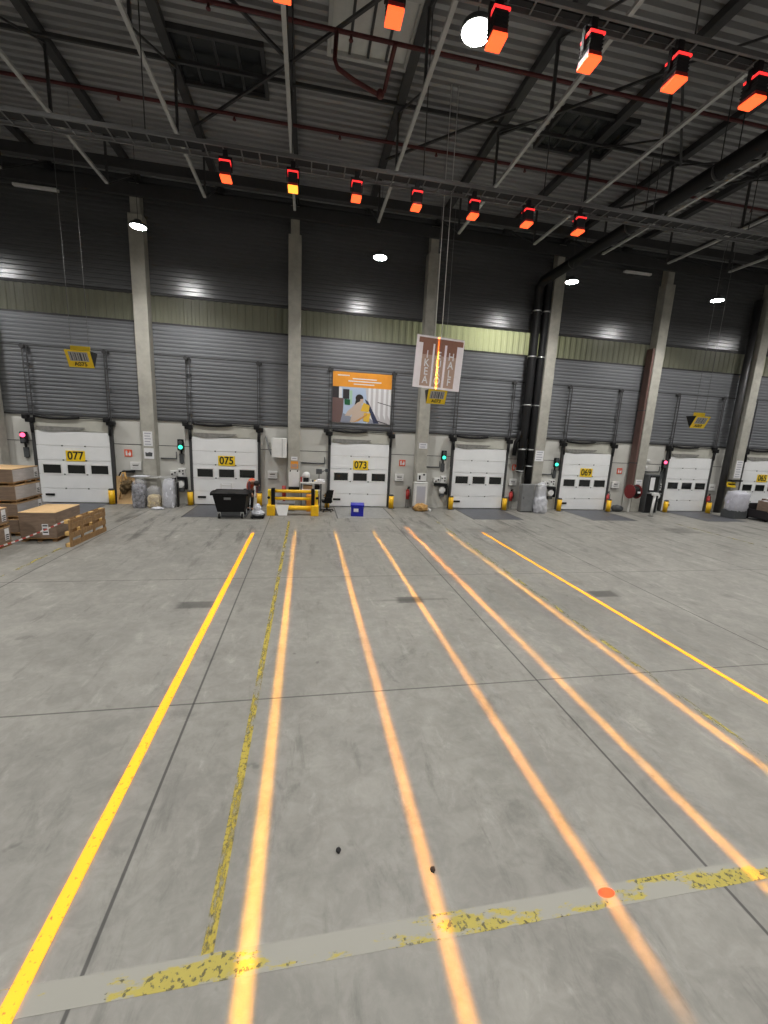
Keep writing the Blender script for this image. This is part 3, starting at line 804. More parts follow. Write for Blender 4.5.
def prism_sign(lab, x, y, z, txt, wires=True):
    t = thing('dock_prism_sign', lab, 'sign', (x, y, z), 'yellow hanging prism signs')
    w, dp, h = 0.36, 0.24, 0.48
    m_ = B()
    A = [(-w, -dp, h), (w, -dp, h), (w, dp, h), (-w, dp, h), (-w, 0, 0), (w, 0, 0)]
    def face(name, idx, mt):
        bb = B(); vs = [bb.bm.verts.new((x + A[i][0], y + A[i][1], z + A[i][2])) for i in idx]; bb.bm.faces.new(vs)
        n = bb.build(name, mt, t); mod = n.obj.modifiers.new('thick', 'SOLIDIFY'); mod.thickness = 0.012; mod.offset = 0
        return n
    f = face('front_face', (4, 5, 1, 0), 'signy'); face('rear_face', (4, 5, 2, 3), 'signy'); face('top_face', (0, 1, 2, 3), 'black')
    for i in ((0, 3, 4), (1, 2, 5)): face('end_cap', i, 'black')
    # picture and code printed on the sloping front face
    up = Vector((0, -dp, h)).normalized(); nrm = Vector((0, -h, -dp)).normalized()
    L_ = math.hypot(dp, h)
    def on(u, v, e): return Vector((x, y, z)) + Vector((u, 0, 0)) + up * v + nrm * e
    def quad(name, u0, u1, v0, v1, mt, e=0.008):
        bb = B(); bb.bm.faces.new([bb.bm.verts.new(on(*q)) for q in ((u0, v0, e), (u1, v0, e), (u1, v1, e), (u0, v1, e))]); return bb.build(name, mt, f)
    quad('barcode_field', -0.27, 0.27, 0.20, L_ - 0.05, 'mgreyp')
    for i, (u, ww) in enumerate(((-0.2, 0.03), (-0.13, 0.015), (-0.08, 0.03), (-0.01, 0.02), (0.06, 0.05), (0.15, 0.03), (0.21, 0.02))): quad('barcode_bar', u - ww / 2, u + ww / 2, 0.22, L_ - 0.08, 'dgrey', 0.010)
    o = text('sign_code', txt, 0.17, 'ink', f, on(0, 0.105, 0.010), rot=(math.atan2(up.z, up.y) if False else math.acos(up.y), 0, 0), bold=0.004, ext=0.001)
    b = B(); b.box(x - 0.28, x + 0.28, y - 0.03, y - 0.01, z + h, z + h + 0.16, 0.003); b.build('header_strip', 'signy', t)
    for dx in (-0.25, 0.25):
        b = B(); b.cyl((x + dx, y - 0.02, z + h + 0.16), (x + dx, y - 0.02, WP['z']), 0.007, 6); b.build('suspension_wire', 'mgrey', t)
M['mgreyp'] = mat('faded_print', (0.42, 0.41, 0.42, 1), 0.6, 0, 0.15, 20)
prism_sign('yellow hanging prism sign reading A075 in front of door 077', -9.62, -4.0, 5.10, 'A075')
prism_sign('yellow hanging prism sign reading A073 below the pallet board', 2.13, -4.0, 4.66, 'A073')
prism_sign('yellow hanging prism sign with its dark end towards us before the door after 069', 13.75, -4.0, 4.33, 'A069')

# ------------------------------------------------------------------ poster above door 073
t = thing('poster', 'large advertising poster with orange heading above door 073', 'poster', (-0.12, -0.06, 3.88))
px0, px1, pz0, pz1, py = -1.46, 1.21, 3.88, 6.08, -0.075
b = B(); b.box(px0, px1, py, py + 0.03, pz0, pz1, 0.003); sheet = b.build('poster_sheet', 'paper', t)
b = B(); b.box(px0, px1, py - 0.004, py, 5.44, pz1); hd = b.build('orange_heading', 'orange', t)
for z, u0, u1 in ((5.93, 0.08, 0.28), (5.81, 0.33, 0.74), (5.70, 0.26, 0.82), (5.58, 0.35, 0.70)):
    b = B(); b.box(px0 + u0 * 2.67, px0 + u1 * 2.67, py - 0.006, py - 0.004, z - 0.022, z + 0.022); b.build('text_line', 'paper', hd)
def pcol(n, c): M[n] = mat('print_' + n, c, 0.5)
pcol('pbrown', (0.16, 0.10, 0.095, 1)); pcol('pnavy', (0.03, 0.04, 0.09, 1)); pcol('pgreen', (0.01, 0.12, 0.05, 1)); pcol('pmint', (0.40, 0.62, 0.45, 1)); pcol('pgrey', (0.26, 0.28, 0.36, 1))
pcol('pbeige', (0.58, 0.46, 0.38, 1)); pcol('phair', (0.02, 0.014, 0.012, 1)); pcol('pyel', (0.80, 0.50, 0.05, 1)); pcol('psky', (0.45, 0.55, 0.72, 1)); pcol('pskin', (0.62, 0.42, 0.33, 1)); pcol('pdark', (0.03, 0.028, 0.035, 1)); pcol('pcur', (0.55, 0.53, 0.55, 1)); pcol('ptan', (0.62, 0.30, 0.10, 1))
lay = [0]
def patch(m_, *uv):
    """polygon in crop units: u 75..680, v 215..605"""
    lay[0] += 1
    e = 0.001 + 0.0006 * lay[0]
    b = B()
    pts = [(px0 + (u - 75) / 605 * 2.67, 5.44 - (v - 215) / 390 * 1.56) for u, v in uv]
    b.prism(pts, py - e - 0.0004, py - e, 'y'); return b.build('picture_patch', m_, sheet)
patch('psky', (75, 215), (430, 215), (430, 605), (75, 605))
patch('pcur', (410, 215), (680, 215), (680, 605), (520, 605), (430, 380))
for u in (440, 490, 545, 600, 650): patch('paper', (u, 215), (u + 26, 215), (u + 26, 560), (u, 500))
patch('pdark', (75, 215), (140, 215), (140, 340), (75, 340)); patch('paper', (140, 225), (170, 225), (170, 340), (140, 340)); patch('pdark', (180, 240), (245, 240), (245, 345), (180, 345))
patch('pbrown', (75, 335), (190, 340), (180, 605), (75, 605)); patch('pgreen', (195, 345), (255, 350), (255, 412), (200, 408)); patch('pmint', (245, 250), (275, 250), (275, 400), (258, 400))
patch('pgrey', (180, 500), (270, 540), (270, 605), (160, 605)); patch('pgrey', (460, 540), (530, 605), (440, 605))
patch('pnavy', (405, 335), (440, 360), (560, 600), (505, 600)); patch('pdark', (540, 360), (680, 395), (680, 402), (540, 368)); patch('pdark', (520, 560), (655, 600), (650, 605), (520, 572))
patch('phair', *[(350 + 40 * math.cos(a), 330 + 42 * math.sin(a)) for a in [2 * PI * i / 16 for i in range(16)]]); patch('phair', (320, 320), (300, 420), (280, 440), (345, 380))
patch('pskin', (360, 340), (392, 335), (388, 385), (355, 380))
patch('pbeige', (390, 345), (365, 420), (260, 530), (205, 530), (230, 480), (330, 380)); patch('pbeige', (300, 420), (390, 400), (440, 500), (300, 600), (258, 600)); 
patch('pyel', (395, 375), (458, 405), (450, 480), (365, 470)); patch('pyel', (400, 490), (470, 490), (455, 590), (395, 580)); patch('ptan', (440, 495), (345, 560), (290, 600), (345, 585), (435, 515))

# ------------------------------------------------------------------ traffic lights
lr = emit('signal_red_lit', (1.0, 0.09, 0.20, 1), 2.6); lg = emit('signal_green_lit', (0.06, 0.85, 0.55, 1), 1.3)
TL = [('red-lit traffic light left of door 077', -13.74, 2.57, 1), ('green-lit traffic light left of door 075', -7.87, 2.52, 0), ('green-lit traffic light left of the unnumbered door after 073', 3.93, 2.50, 0),
      ('green-lit traffic light left of door 069', 9.92, 2.36, 0), ('red-lit traffic light left of the unnumbered door after 069', 16.30, 2.48, 1)]
for lab, x, z, red in TL:
    t = thing('traffic_light', lab, 'traffic light', (x, -0.1, z), 'dock traffic lights')
    yc = -0.16
    b = B(); b.box(x - 0.12, x + 0.12, yc, -0.045, z - 0.17, z + 0.30, 0.02); b.box(x - 0.03, x + 0.03, -0.06, 0, z - 0.75, z - 0.10); b.build('housing', 'black', t)
    for zz, on_, m_ in ((z + 0.17, red, lr), (z - 0.03 if not red else z - 0.05, not red, lg)):
        b = B(); b.cyl((x, yc - 0.035, zz), (x, yc, zz), 0.085, 20, 0.09); b.build('signal_lens', m_ if on_ else 'dgrey', t)
    b = B(); b.box(x - 0.09, x + 0.09, -0.07, 0, z - 0.72, z - 0.32, 0.01); b.build('cable_cover', 'dgrey', t)

# cable conduits on the wall panels
for lab, x0, x1, z in (('dark wall conduit beside the column left of door 075', -8.7, -8.08, 1.98), ('dark wall conduit right of the column left of door 073', -2.8, -1.75, 1.98),
                       ('dark wall conduit beside the column left of the unnumbered door after 073', 3.0, 3.78, 1.98), ('dark wall conduit beside the column left of door 069', 9.05, 9.77, 1.80), ('dark wall conduit beside the cabinet near the hose reel', 15.0, 16.12, 2.12)):
    b = B(); b.cyl((x0, -0.03, z), (x1, -0.03, z), 0.028, 8); b.cyl((x1, -0.03, z), (x1, -0.03, z + 0.3), 0.02, 8)
    tag(b.build('conduit', 'dgrey'), lab, 'conduit', 'wall conduits')

# notice boxes, fire signs, extinguishers
NB = [('left of the bagged waste', -9.70, 1.62), ('below the white wall unit', -4.07, 1.40), ('right of door 073', 1.80, 1.44), ('right of the unnumbered door after 073', 7.66, 1.36), ('right of door 069', 13.56, 1.36), ('right of the unnumbered door after 069', 19.66, 1.36)]
for where, x, z in NB:
    t = thing('notice_box', 'white control notice box on the wall ' + where, 'notice box', (x, 0, z), 'white notice boxes')
    b = B(); b.box(x - 0.21, x + 0.21, -0.09, 0, z - 0.17, z + 0.17, 0.012); b.build('box_cover', 'whitepl', t)
    b = B(); b.box(x - 0.11, x + 0.11, -0.094, -0.09, z - 0.0, z + 0.035); b.box(x - 0.13, x + 0.13, -0.094, -0.09, z + 0.07, z + 0.08); b.box(x - 0.13, x + 0.13, -0.094, -0.09, z - 0.09, z - 0.08); b.build('printed_lines', 'ink', t)
    b = B(); b.box(x - 0.2, x + 0.2, -0.085, 0, z - 0.19, z - 0.17); b.build('lower_rail', 'dgrey', t)
for where, x, z in (('right of door 077', -9.98, 2.15), ('right of door 073', 1.92, 2.13), ('right of the unnumbered door after 073', 7.73, 2.10), ('right of door 069', 13.72, 2.10)):
    t = thing('fire_sign', 'small square red fire sign on the wall ' + where, 'sign', (x, 0, z), 'red fire signs')
    b = B(); b.box(x - 0.15, x + 0.15, -0.02, 0, z - 0.15, z + 0.15, 0.003); b.build('sign_plate', 'signred', t)
    b = B(); b.box(x - 0.10, x - 0.03, -0.024, -0.02, z - 0.10, z + 0.07); b.cyl((x - 0.065, -0.024, z + 0.07), (x - 0.065, -0.02, z + 0.07), 0.035, 10)
    b.prism([(x + 0.01, z - 0.1), (x + 0.10, z - 0.1), (x + 0.11, z), (x + 0.06, z + 0.11), (x + 0.05, z + 0.02), (x + 0.0, z + 0.0)], -0.024, -0.02, 'y'); b.build('pictogram', 'paper', t)
for where, x in (('right of door 073', 2.24), ('left of the grey cabinet', 7.60), ('right of door 069', 13.12), ('right of the unnumbered door after 069', 19.50)):
    y = -0.14
    t = thing('fire_extinguisher', 'red fire extinguisher on a dark stand ' + where, 'fire extinguisher', (x, y, 0), 'red fire extinguishers')
    b = B(); b.cyl((x, y, 0.0), (x, y, 0.03), 0.12, 16); b.box(x - 0.075, x + 0.075, y - 0.06, y + 0.10, 0.03, 0.42, 0.01); b.build('stand', 'seal', t)
    b = B(); b.cyl((x, y, 0.42), (x, y, 0.82), 0.092, 18); b.cyl((x, y, 0.82), (x, y, 0.90), 0.092, 18, 0.035); b.build('cylinder', 'red', t)
    b = B(); b.cyl((x, y, 0.90), (x, y, 0.96), 0.03, 10); b.box(x - 0.02, x + 0.10, y - 0.02, y + 0.02, 0.95, 0.985); b.box(x - 0.02, x + 0.10, y - 0.015, y + 0.015, 1.0, 1.02, 0.003); b.build('valve_lever', 'black', t)
    b = B(); b.tube([(x + 0.03, y, 0.93), (x + 0.12, y - 0.02, 0.88), (x + 0.125, y - 0.03, 0.7), (x + 0.11, y - 0.04, 0.55)], 0.016, 8); b.build('hose', 'black', t)

# paper notices on the columns
def notice(name, lab, x0, x1, z0, z1, y, m_='paper', lines=4, pic=None):
    t = thing(name, lab, 'notice', ((x0 + x1) / 2, y, z0))
    b = B(); b.box(x0, x1, y - 0.008, y, z0, z1, 0.001); s = b.build('sheet', m_, t)
    for i in range(lines):
        z = z1 - (i + 0.7) * (z1 - z0) / (lines + 0.4)
        b = B(); b.box(x0 + 0.15 * (x1 - x0), x1 - (0.15 + 0.1 * (i % 2)) * (x1 - x0), y - 0.010, y - 0.008, z - 0.018, z + 0.018); b.build('print_line', 'gink', t)
    if pic:
        b = B(); xm, zm = (x0 + x1) / 2, (z0 + z1) / 2
        b.prism([(xm - 0.13, zm - 0.12), (xm + 0.12, zm - 0.12), (xm + 0.14, zm + 0.03), (xm + 0.02, zm + 0.06), (xm - 0.05, zm + 0.02), (xm - 0.14, zm + 0.05)], y - 0.011, y - 0.008, 'y'); b.build('printed_picture', pic, t)
YF = -0.5
notice('notice_sign', 'long white text notice on the column beside the bagged waste', -9.19, -8.84, 2.50, 3.10, YF, 'paper', 5)
notice('notice_sign', 'white notice with a dark machine picture on the column beside the bagged waste', -9.19, -8.82, 1.98, 2.42, YF, 'paper', 0, 'dgrey')
notice('notice_sign', 'small white notice above the orange one on the column behind the barrier', -3.23, -2.96, 2.12, 2.28, YF, 'paper', 1)
notice('notice_sign', 'orange notice on the column behind the yellow barrier', -3.25, -2.93, 1.76, 2.08, YF, 'orange', 0, 'tan')
notice('notice_sign', 'lilac-white notice on the column between doors 073 and 071', 2.56, 2.95, 2.86, 3.12, YF, 'paper', 2)
notice('notice_sign', 'lilac-white notice on the column beside the drain pipes', 8.47, 8.93, 2.48, 3.00, YF, 'paper', 4)
notice('notice_sign', 'tall white notice strip on the column beside door 065', 20.45, 20.9, 1.95, 2.92, YF, 'paper', 7)
notice('notice_sign', 'white sign board on the column beside the hose reel', 14.36, 14.75, 1.38, 1.72, YF, 'paper', 2)
t = thing('call_box', 'white call box on the column above the white guard', 'control box', (2.75, -0.55, 1.36))
b = B(); b.box(2.56, 2.98, -0.58, -0.5, 1.36, 1.70, 0.012); b.build('box_body', 'whitepl', t)
b = B(); b.cyl((2.86, -0.62, 1.66), (2.86, -0.58, 1.66), 0.045, 12); b.box(2.62, 2.70, -0.586, -0.58, 1.42, 1.62); b.build('push_button', 'black', t)
# white metal document board on column between 075 and 073
t = thing('document_sign', 'white document board on the column behind the yellow barrier', 'notice board', (-3.1, -0.52, 0.93))
b = B(); b.box(-3.34, -2.87, -0.535, -0.5, 0.95, 1.68, 0.005); b.build('board', 'whitepl', t)
b = B(); b.box(-3.18, -2.92, -0.542, -0.535, 1.0, 1.28, 0.002); b.build('pinned_paper', 'paper', t)
b = B(); b.box(-3.3, -3.24, -0.545, -0.535, 1.62, 1.68); b.box(-2.98, -2.92, -0.545, -0.535, 1.62, 1.68); b.build('clips', 'black', t)
b = B(); b.box(-3.34, -2.86, -0.60, -0.5, 0.78, 0.93, 0.01); b.build('bottom_tray', 'black', t)

# wall mounted white unit (with arm) left of the column
t = thing('wall_unit', 'white boxy wall unit left of the column behind the barrier', 'wall unit', (-3.8, -0.3, 2.2))
b = B(); b.box(-4.06, -3.42, -0.62, -0.10, 2.22, 3.06, 0.015); b.build('casing', 'whitepl', t)
b = B(); b.box(-3.62, -3.605, -0.625, -0.62, 2.24, 3.04); b.build('door_seam', 'mgrey', t)
b = B(); b.box(-4.0, -3.5, -0.10, 0, 2.3, 2.4); b.box(-4.0, -3.5, -0.10, 0, 2.85, 2.95); b.build('wall_bracket', 'dgrey', t)
b = B(); b.tube([(-4.35, -0.05, 3.1), (-4.3, -0.12, 2.9), (-4.22, -0.22, 2.6), (-4.08, -0.35, 2.3)], 0.03, 8); b.build('feed_hose', 'mgrey', t)

# door control stations
def station(lab, x, z, mirror=1):
    t = thing('door_control_station', lab, 'control station', (x, 0, z), 'dock door control stations')
    b = B(); b.box(x - 0.32, x - 0.02, -0.12, 0, z + 0.22, z + 0.45, 0.012); b.build('control_box', 'whitepl', t)
    b = B(); b.box(x + 0.0, x + 0.28, -0.14, 0, z + 0.20, z + 0.55, 0.012); b.build('control_box', 'whitepl', t)
    for px, pz in ((x - 0.24, z + 0.30), (x - 0.12, z + 0.37), (x + 0.07, z + 0.44), (x + 0.2, z + 0.33), (x + 0.2, z + 0.46)):
        b = B(); b.cyl((px, -0.17, pz), (px, -0.1, pz), 0.035, 10); b.build('button', 'black', t)
    b = B(); b.box(x - 0.30, x + 0.34, -0.2, 0, z + 0.07, z + 0.18, 0.01); b.box(x + 0.25, x + 0.36, -0.2, -0.05, z - 0.35, z + 0.1, 0.02); b.build('bracket', 'black', t)
    b = B(); b.cyl((x + 0.1, -0.2, z - 0.12), (x + 0.1, -0.06, z - 0.12), 0.15, 18); b.box(x + 0.0, x + 0.2, -0.16, 0, z - 0.3, z + 0.02, 0.02); b.build('cable_reel', 'whitepl', t)
    b = B(); b.box(x + 0.0, x + 0.22, -0.18, 0, z - 0.46, z - 0.30, 0.02); b.build('socket', 'dgrey', t)
    b = B(); b.box(x - 0.02, x + 0.22, -0.03, 0, 0.03, z - 0.45); b.box(x + 0.42, x + 0.50, -0.06, 0, 0.03, z + 1.0); b.build('cable_trunking', 'panel', t)
station('white control boxes left of door 075 beside the bagged waste', -8.02, 1.02)
station('white control boxes left of the unnumbered door after 073', 3.85, 1.02)
station('white control boxes left of door 069 beside the film-wrapped bag', 9.68, 1.0)
station('white control boxes left of the unnumbered door after 069', 16.05, 0.95)

# ------------------------------------------------------------------ left: wrapped pallet loads
def load(lab, x0, x1, y0, y1, z0, z1, group, side='wrapgrey', front='wrapbox', top='cardtop', ph=0.11, lab_side='front'):
    t = thing('pallet_load', lab, 'pallet load', ((x0 + x1) / 2, (y0 + y1) / 2, z0), group)
    b = B()
    for k in range(3):
        yy = y0 + 0.05 + k * (y1 - y0 - 0.2) / 2
        for xx in (x0 + 0.03, (x0 + x1) / 2 - 0.06, x1 - 0.15): b.box(xx, xx + 0.12, yy, yy + 0.1, z0 + 0.005, z0 + ph - 0.03)
    b.box(x0 - 0.015, x1 + 0.015, y0 - 0.015, y1 + 0.015, z0 + ph - 0.03, z0 + ph, 0.004)
    for k in range(3):
        xx = (x0, (x0 + x1) / 2 - 0.06, x1 - 0.12)[k]
        b.box(xx, xx + 0.12, y0, y1, z0, z0 + 0.02)
    b.build('pallet_base', 'wood', t)
    b = B(); b.box(x0, x1, y0, y1, z0 + ph, z1 - 0.012, 0.012); body = b.build('wrapped_cartons', front, t)
    b = B(); b.box(x1, x1 + 0.004, y0 + 0.03, y1 - 0.02, z0 + ph + 0.01, z1 - 0.03, 0.001); b.build('shiny_film', side, body)
    b = B(); b.box(x0 + 0.0, x1 - 0.0, y0 + 0.0, y1 - 0.0, z1 - 0.012, z1, 0.003); b.build('carton_lid', top, t)
    h = z1 - z0 - ph
    b = B()
    if lab_side == 'front': b.box(x1 - 0.36, x1 - 0.2, y0 - 0.004, y0, z0 + ph + 0.12 * h, z0 + ph + 0.55 * h)
    else: b.box(x1 + 0.004, x1 + 0.008, y1 - 0.24, y1 - 0.08, z0 + ph + 0.15 * h, z0 + ph + 0.9 * h)
    s = b.build('shipping_label', 'paper', t)
    for i in range(3):
        b = B(); q = z0 + ph + (0.2 + 0.13 * i) * h
        if lab_side == 'front': b.box(x1 - 0.34, x1 - 0.22, y0 - 0.006, y0 - 0.004, q, q + 0.05 * h)
        else: b.box(x1 + 0.008, x1 + 0.010, y1 - 0.22, y1 - 0.1, q * 1.0, q + 0.07 * h)
        b.build('label_print', 'ink', s)
g = 'wrapped pallet loads by door 077'
load('single film-wrapped brown pallet load with open tan top behind the standing pallet', -10.50, -9.58, -6.32, -4.98, 0, 0.85, g, 'wrapbox')
load('film-wrapped pallet load at the bottom of the short front stack', -11.7, -10.54, -7.9, -6.62, 0, 0.54, g, 'wrapbox', lab_side='right')
load('film-wrapped pallet load on top of the short front stack', -11.7, -10.54, -7.9, -6.66, 0.54, 1.06, g, 'wrapbox', lab_side='right')
zt = [0.0, 0.5, 0.97, 1.49, 1.98]
for k in range(4):
    load('film-wrapped pallet load, %s of the tall stack by door 077' % ['lowest', 'second from the bottom', 'second from the top', 'topmost'][k], -12.2, -10.90 - (0.02 if k == 3 else 0), -5.68, -4.45, zt[k], zt[k + 1], g, 'wrapgrey', 'wrapbox', lab_side='right')

# long pallet standing on its edge
A, Bp = Vector((-9.02, -6.9, 0)), Vector((-8.94, -5.02, 0))
t = thing('long_pallet', 'long wooden pallet standing on its edge beside the brown load', 'pallet', tuple(A))
ang = math.atan2((Bp - A).y, (Bp - A).x); Lp = (Bp - A).length
mx = Matrix.Translation(A) @ Matrix.Rotation(ang, 4, 'Z')
def P(name, m_, *bx):
    b = B(); b.box(*bx, 0.004, mx); b.build(name, m_, t)
for z0 in (0.0, 0.24, 0.50, 0.66): P('deck_board', 'wood', 0, Lp, -0.09, -0.07, z0, z0 + (0.15 if z0 < 0.6 else 0.10))
for z0 in (0.0, 0.33, 0.66): P('bottom_board', 'wood', 0, Lp, 0.05, 0.07, z0, z0 + 0.1)
for x_ in (0.0, 0.55, 1.18, Lp - 0.12):
    for z0 in (0.0, 0.33, 0.66): P('wood_block', 'woodend', x_, x_ + 0.12, -0.045, 0.05, z0, z0 + 0.1)
    P('cross_board', 'wood', x_, x_ + 0.12, -0.07, -0.045, 0, 0.76)
# barrier tape from the pallet's top corner down past the stack
M['tapeR'] = mat('barrier_red', (0.50, 0.07, 0.06, 1), 0.4); M['tapeW'] = mat('barrier_white', (0.75, 0.72, 0.70, 1), 0.4)
t = thing('barrier_tape', 'red and white barrier tape tied from the standing pallet to the front stack', 'barrier tape', (-9.05, -6.95, 0.7))
a, e = Vector((-9.05, -6.93, 0.74)), Vector((-10.52, -7.66, 0.12))
n = 22
for k in range(n):
    p = a.lerp(e, k / n); q = a.lerp(e, (k + 1) / n)
    sag = lambda s: -0.05 * math.sin(PI * s)
    p.z += sag(k / n); q.z += sag((k + 1) / n)
    b = B(); b.bar(p, q, 0.004, 0.038); b.build('red_band' if k % 2 else 'white_band', 'tapeR' if k % 2 else 'tapeW', t)

# ------------------------------------------------------------------ cardboard sheet + bundle, bagged waste
t = thing('cardboard_sheet', 'tan cardboard sheet leaning on the wall right of door 077', 'cardboard', (-10.15, -0.15, 0))
b = B(); b.hull8([(-10.45, -0.24, 0), (-9.72, -0.24, 0), (-9.72, -0.22, 0), (-10.45, -0.22, 0)], [(-10.50, -0.05, 1.18), (-9.76, -0.05, 1.13), (-9.76, -0.03, 1.13), (-10.50, -0.03, 1.18)]); b.build('board', 'cardtop', t)
t = thing('hanging_bundle', 'brown leafy bundle hanging from a black wall hook', 'bundle', (-10.05, -0.12, 0.7))
b = B(); b.box(-10.2, -9.75, -0.20, 0, 1.34, 1.42, 0.01); b.tube([(-10.1, -0.2, 1.4), (-10.25, -0.22, 1.34), (-10.32, -0.22, 1.2)], 0.03, 6); b.build('hook', 'black', t)
b = B(); b.blob((-10.02, -0.26, 0.80), (0.22, 0.11, 0.20), 0.5, 3, 3, False, 4); b.blob((-10.16, -0.26, 0.62), (0.14, 0.09, 0.16), 0.5, 3, 5, False, 3); b.blob((-9.93, -0.27, 0.92), (0.15, 0.08, 0.12), 0.5, 3, 8, False, 3); b.build('leafy_mass', 'foliage', t)
b = B(); b.tube([(-10.16, -0.22, 1.36), (-10.26, -0.24, 1.1), (-10.24, -0.25, 0.8), (-10.30, -0.25, 0.5), (-10.36, -0.24, 0.2)], 0.025, 6); b.tube([(-10.1, -0.22, 1.36), (-10.05, -0.24, 1.15), (-10.02, -0.25, 0.95)], 0.04, 6); b.build('strap', 'kraft', t)

def bag(lab, x, y, w, d, h, fm, cm, seed, top_frac=1.0, boxy=0.55):
    t = thing('waste_bag', lab, 'waste bag', (x, y, 0), 'clear waste bags by the column')
    b = B(); b.blob((x, y, h * 0.43), (w / 2, d / 2, h * 0.58), 0.10, 3.0, seed, True, 4, boxy); b.build('plastic_film', fm, t)
    b = B(); b.blob((x, y, h * 0.36 * top_frac), (w / 2 * 0.95, d / 2 * 0.95, h * 0.50 * top_frac), 0.13, 3.0, seed + 9, True, 4, boxy); b.build('contents', cm, t)
bag('clear bag of dark waste, tallest beside the cardboard sheet', -9.30, -0.92, 0.52, 0.54, 1.16, 'filmw', 'trash', 1)
bag('clear bag of yellowish waste in the middle of three bags', -8.74, -0.95, 0.50, 0.50, 0.90, 'filmw', 'trashy', 2, 0.72)
bag('whitish clear bag at the control boxes side of three bags', -8.20, -0.82, 0.46, 0.56, 1.22, 'filmh', 'trashw', 3)
t = thing('bag_stand', 'grey metal waste bag stand above the three clear bags', 'bag stand', (-8.75, -0.75, 0))
b = B()
b.tube([(-9.55, -1.0, 1.26), (-8.0, -0.95, 1.26)], 0.02, 6); b.tube([(-9.55, -0.56, 1.26), (-8.0, -0.56, 1.26)], 0.02, 6)
for x in (-9.57, -7.97): b.tube([(x, -1.0, 1.26), (x, -0.56, 1.26), (x, -0.55, 0.0)], 0.02, 6)
b.build('frame', 'steel', t)
b = B(); b.box(-9.5, -8.98, -1.0, -0.6, 1.27, 1.30, 0.008); b.build('lid', 'trashw', t)
b = B(); b.box(-7.93, -7.87, -0.8, -0.6, 0.0, 1.05, 0.02); b.build('side_board', 'black', t)
b = B(); b.box(-8.7, -8.35, -1.40, -1.30, 0.0, 0.02); b.blob((-8.5, -1.38, 0.05), (0.22, 0.10, 0.06), 0.4, 3, 4); tag(b.build('plastic_scrap', 'trashw'), 'white plastic scrap lying before the three bags', 'scrap')

# ------------------------------------------------------------------ black wheeled bin
t = thing('wheeled_bin', 'black four-wheeled waste container in front of door 075', 'waste container', (-5.42, -2.55, 0))
b = B()
b.hull8([(-5.88, -3.0, 0.26), (-4.90, -3.0, 0.26), (-4.90, -2.1, 0.26), (-5.88, -2.1, 0.26)], [(-6.02, -3.1, 0.93), (-4.78, -3.1, 0.93), (-4.78, -2.0, 0.93), (-6.02, -2.0, 0.93)])
b.build('tub', 'blackpl', t)
b = B()
for bx in ((-6.1, -4.72, -3.16, -3.06), (-6.1, -4.72, -2.04, -1.94), (-6.1, -5.98, -3.06, -2.04), (-4.84, -4.72, -3.06, -2.04)): b.box(bx[0], bx[1], bx[2], bx[3], 0.91, 0.99, 0.015)
b.box(-6.16, -5.98, -2.8, -2.3, 0.93, 0.99, 0.02); b.box(-4.84, -4.66, -2.8, -2.3, 0.93, 0.99, 0.02)
b.build('rim', 'blackpl', t)
b = B(); b.box(-5.98, -4.84, -3.06, -2.04, 0.94, 0.975, 0.01); b.box(-5.5, -5.2, -3.0, -2.7, 0.975, 1.0, 0.01); b.build('lid', 'black', t)
b = B(); b.box(-5.62, -5.37, -3.085, -3.05, 0.74, 0.84, 0.008); b.build('rating_plate', 'mgrey', t)
b = B(); b.box(-5.8, -5.05, -2.98, -2.95, 0.14, 0.30, 0.01); b.box(-5.85, -4.95, -2.95, -2.15, 0.20, 0.26, 0.01); b.build('chassis', 'dgrey', t)
for x in (-5.82, -4.98):
    for y in (-2.96, -2.2):
        b = B(); b.cyl((x - 0.03, y, 0.09), (x + 0.03, y, 0.09), 0.09, 18); w_ = b.build('caster_wheel', 'black', t)
        b = B(); b.box(x - 0.055, x - 0.035, y - 0.03, y + 0.06, 0.08, 0.24); b.box(x + 0.035, x + 0.055, y - 0.03, y + 0.06, 0.08, 0.24); b.box(x - 0.06, x + 0.06, y - 0.05, y + 0.07, 0.22, 0.25); b.build('caster_fork', 'steel', w_)
t = thing('step_ladder', 'white step stool standing behind the black waste container', 'step stool', (-5.77, -1.6, 0))
for x in (-5.98, -5.58):
    b = B(); b.box(x - 0.03, x + 0.03, -1.62, -1.55, 0, 1.17, 0.008); b.build('upright', 'whitepl', t)
    b = B(); b.bar((x, -1.58, 0.75), (x, -1.2, 0.02), 0.04, 0.04); b.build('rear_leg', 'whitepl', t)
for z in (0.25, 0.55, 0.85, 1.08):
    b = B(); b.box(-5.96, -5.60, -1.63, -1.55, z - 0.03, z + 0.03, 0.006); b.build('tread', 'whitepl', t)

